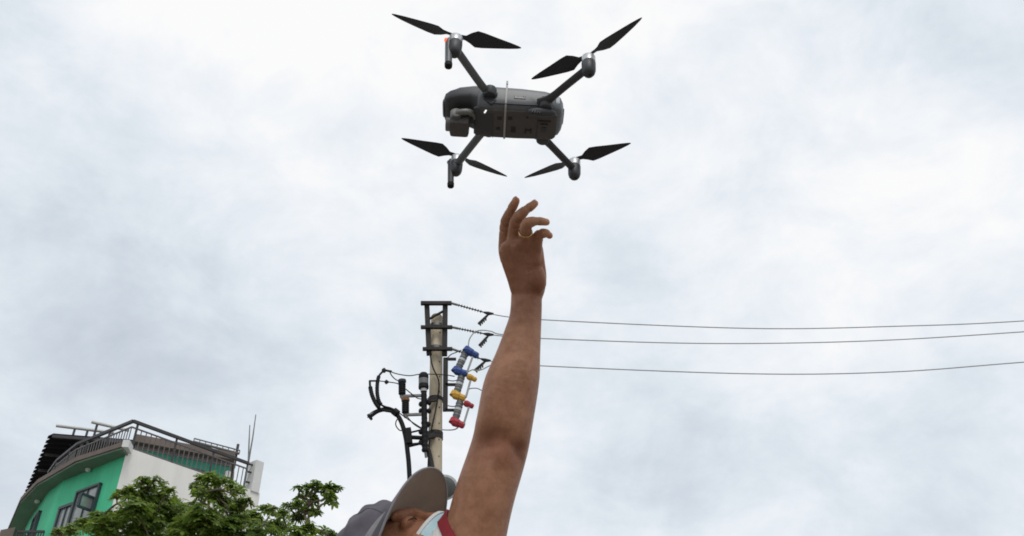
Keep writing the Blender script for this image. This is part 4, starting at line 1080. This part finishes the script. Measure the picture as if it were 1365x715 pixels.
# face mask
def maskp(a, v_, o_):
    th = a*radians(92)
    R_ = .085 + .028*max(0, cos(th*1.35))**2*(1-.25*abs(v_-.35)*2) - .012*v_
    top_ = -.026 - .006*abs(a)**1.2; bot = -.112 + .030*abs(a)
    return H((R_+o_)*cos(th)*(1.0)+.006, (R_*.92+o_)*sin(th)*.86, top_+(bot-top_)*v_)
x_ = MB(); na, nv_ = 40, 18
def msk(v0, v1, o0, o1):
    mb = MB()
    for o_ in (o0, o1):
        for i in range(na+1):
            for j in range(nv_+1):
                v_ = v0+(v1-v0)*j/nv_; mb.v.append(maskp(-1+2*i/na, v_, o_+.0012*sin(v_*pi*7)))
    m_ = (na+1)*(nv_+1)
    for i in range(na):
        for j in range(nv_):
            a = i*(nv_+1)+j; mb.f += [(a, a+nv_+1, a+nv_+2, a+1), (a+m_, a+1+m_, a+nv_+2+m_, a+nv_+1+m_)]
        a = i*(nv_+1); mb.f.append((a, a+m_, a+nv_+1+m_, a+nv_+1)); a += nv_; mb.f.append((a, a+nv_+1, a+nv_+1+m_, a+m_))
    return mb
mk = msk(0, 1, 0, .0015).build('face_mask', M['mask'], man, smooth=True)
msk(-.015, .07, .0018, .0030).build('mask_edge', M['white_cloth'], mk, smooth=True)
for s_ in (-1, 1):
    x_ = MB(); x_.tube(crom([maskp(s_, .05, .001), H(.0, s_*.080, .012), H(-.022, s_*.082, 0), H(-.015, s_*.080, -.03), maskp(s_, .95, .001)], 5), .0012, 6); x_.build('ear_loop', M['white_cloth'], mk, smooth=True)

# shirt, sleeves, trousers, shoes
sb = MB(); torso(sb, .016)
sb.tube([rs+Vector((.01, 0, -.01)), rs.lerp(NB-Z*.07, .5), NB-Z*.07, sh-Z*.02], [.078, .086, .098, .084], 18)
sb.ell(rs+TL*.02-Z*.01, (.080, .080, .078), nu=20, nv=12); sb.tube([RA[0]+TL*.01-Z*.01, RA[0].lerp(RA[1], .35), RA[0].lerp(RA[1], .72)], [.074, .068, .070], 18)
shirt = remesh(sb, 'shirt', M['white_cloth'], man, .007, 6)
# raised sleeve: loose opening, slanted across the upper arm
ctl = [(595, 683, 1.46), (606, 714, 1.395), (630, 752, 1.37), (662, 772, 1.385), (680, 768, 1.44), (668, 752, 1.50), (636, 722, 1.52), (607, 687, 1.50)]
lo_ = []
for i in range(8):
    p0, p1, p2, p3 = [W(*ctl[(i+k_) % 8]) for k_ in (-1, 0, 1, 2)]
    for k_ in range(6):
        t = k_/6; lo_.append(.5*((2*p1)+(p2-p0)*t+(2*p0-5*p1+4*p2-p3)*t*t+(-p0+3*p1-3*p2+p3)*t**3))
cen = sum(lo_, Vector((0, 0, 0)))/len(lo_); axis = (sh-cen).normalized()
def sl_ring(t, g_=1.0):
    out = []
    for i, q in enumerate(lo_):
        base_ = sh + (q-cen)*1.25 - axis*.0
        wob = .004*sin(i*.9+t*9)*min(1, t*3)
        out.append(cen.lerp(sh, t*0) + (q-cen)*g_*(1+wob/.05) + (sh-cen)*t + Vector((-.012*t, 0, 0)))
    return out
x_ = MB(); ts = [.09+.91*i/10 for i in range(11)]
x_.rings([sl_ring(t, 1+.25*t) for t in ts] + [sl_ring(t, (1+.25*t)*.96) for t in ts[::-1]], cap=False, closed=True)
slv = x_.build('sleeve', M['white_cloth'], man, smooth=True)
x_ = MB(); ts = [0, .03, .06, .10, .13, .165]
rr_ = [sl_ring(t, 1.035+.25*t) for t in ts] + [sl_ring(t, .985) for t in ts[::-1]]
x_.rings(rr_, cap=False, closed=True); x_.build('sleeve_trim', M['red_cloth'], slv, smooth=True)
tb = MB()
for s_ in (-1, 1): h0, kn, an = LEG[s_]; tb.tube(crom([h0+Z*.02, kn, an-Z*.01], 6), [.102-.0026*i for i in range(13)], 18)
rings = []
for (z_, a, b_) in ((.80, .17, .12), (.90, .180, .122), (.99, .170, .117)):
    c = pel.copy(); c.z = z_; rings.append([c + TL*a*cos(2*pi*k_/28) + TF*b_*sin(2*pi*k_/28) for k_ in range(28)])
tb.rings(rings); remesh(tb, 'trousers', M['trousers'], man, .008, 5)
for s_ in (-1, 1):
    an = LEG[s_][2]; x_ = MB(); c = Vector((an.x, an.y, 0)); st2 = [(-.08, .030, .07), (-.05, .040, .09), (.02, .044, .085), (.10, .048, .060), (.16, .045, .045), (.19, .025, .03)]
    x_.rings([[c+TF*f_+TL*w2*cos(a_)+Z*max(.004, h2*.5+h2*.5*sin(a_)) for a_ in [2*pi*k_/20 for k_ in range(20)]] for f_, w2, h2 in st2]); x_.build('shoe', M['shoe'], man, smooth=True)
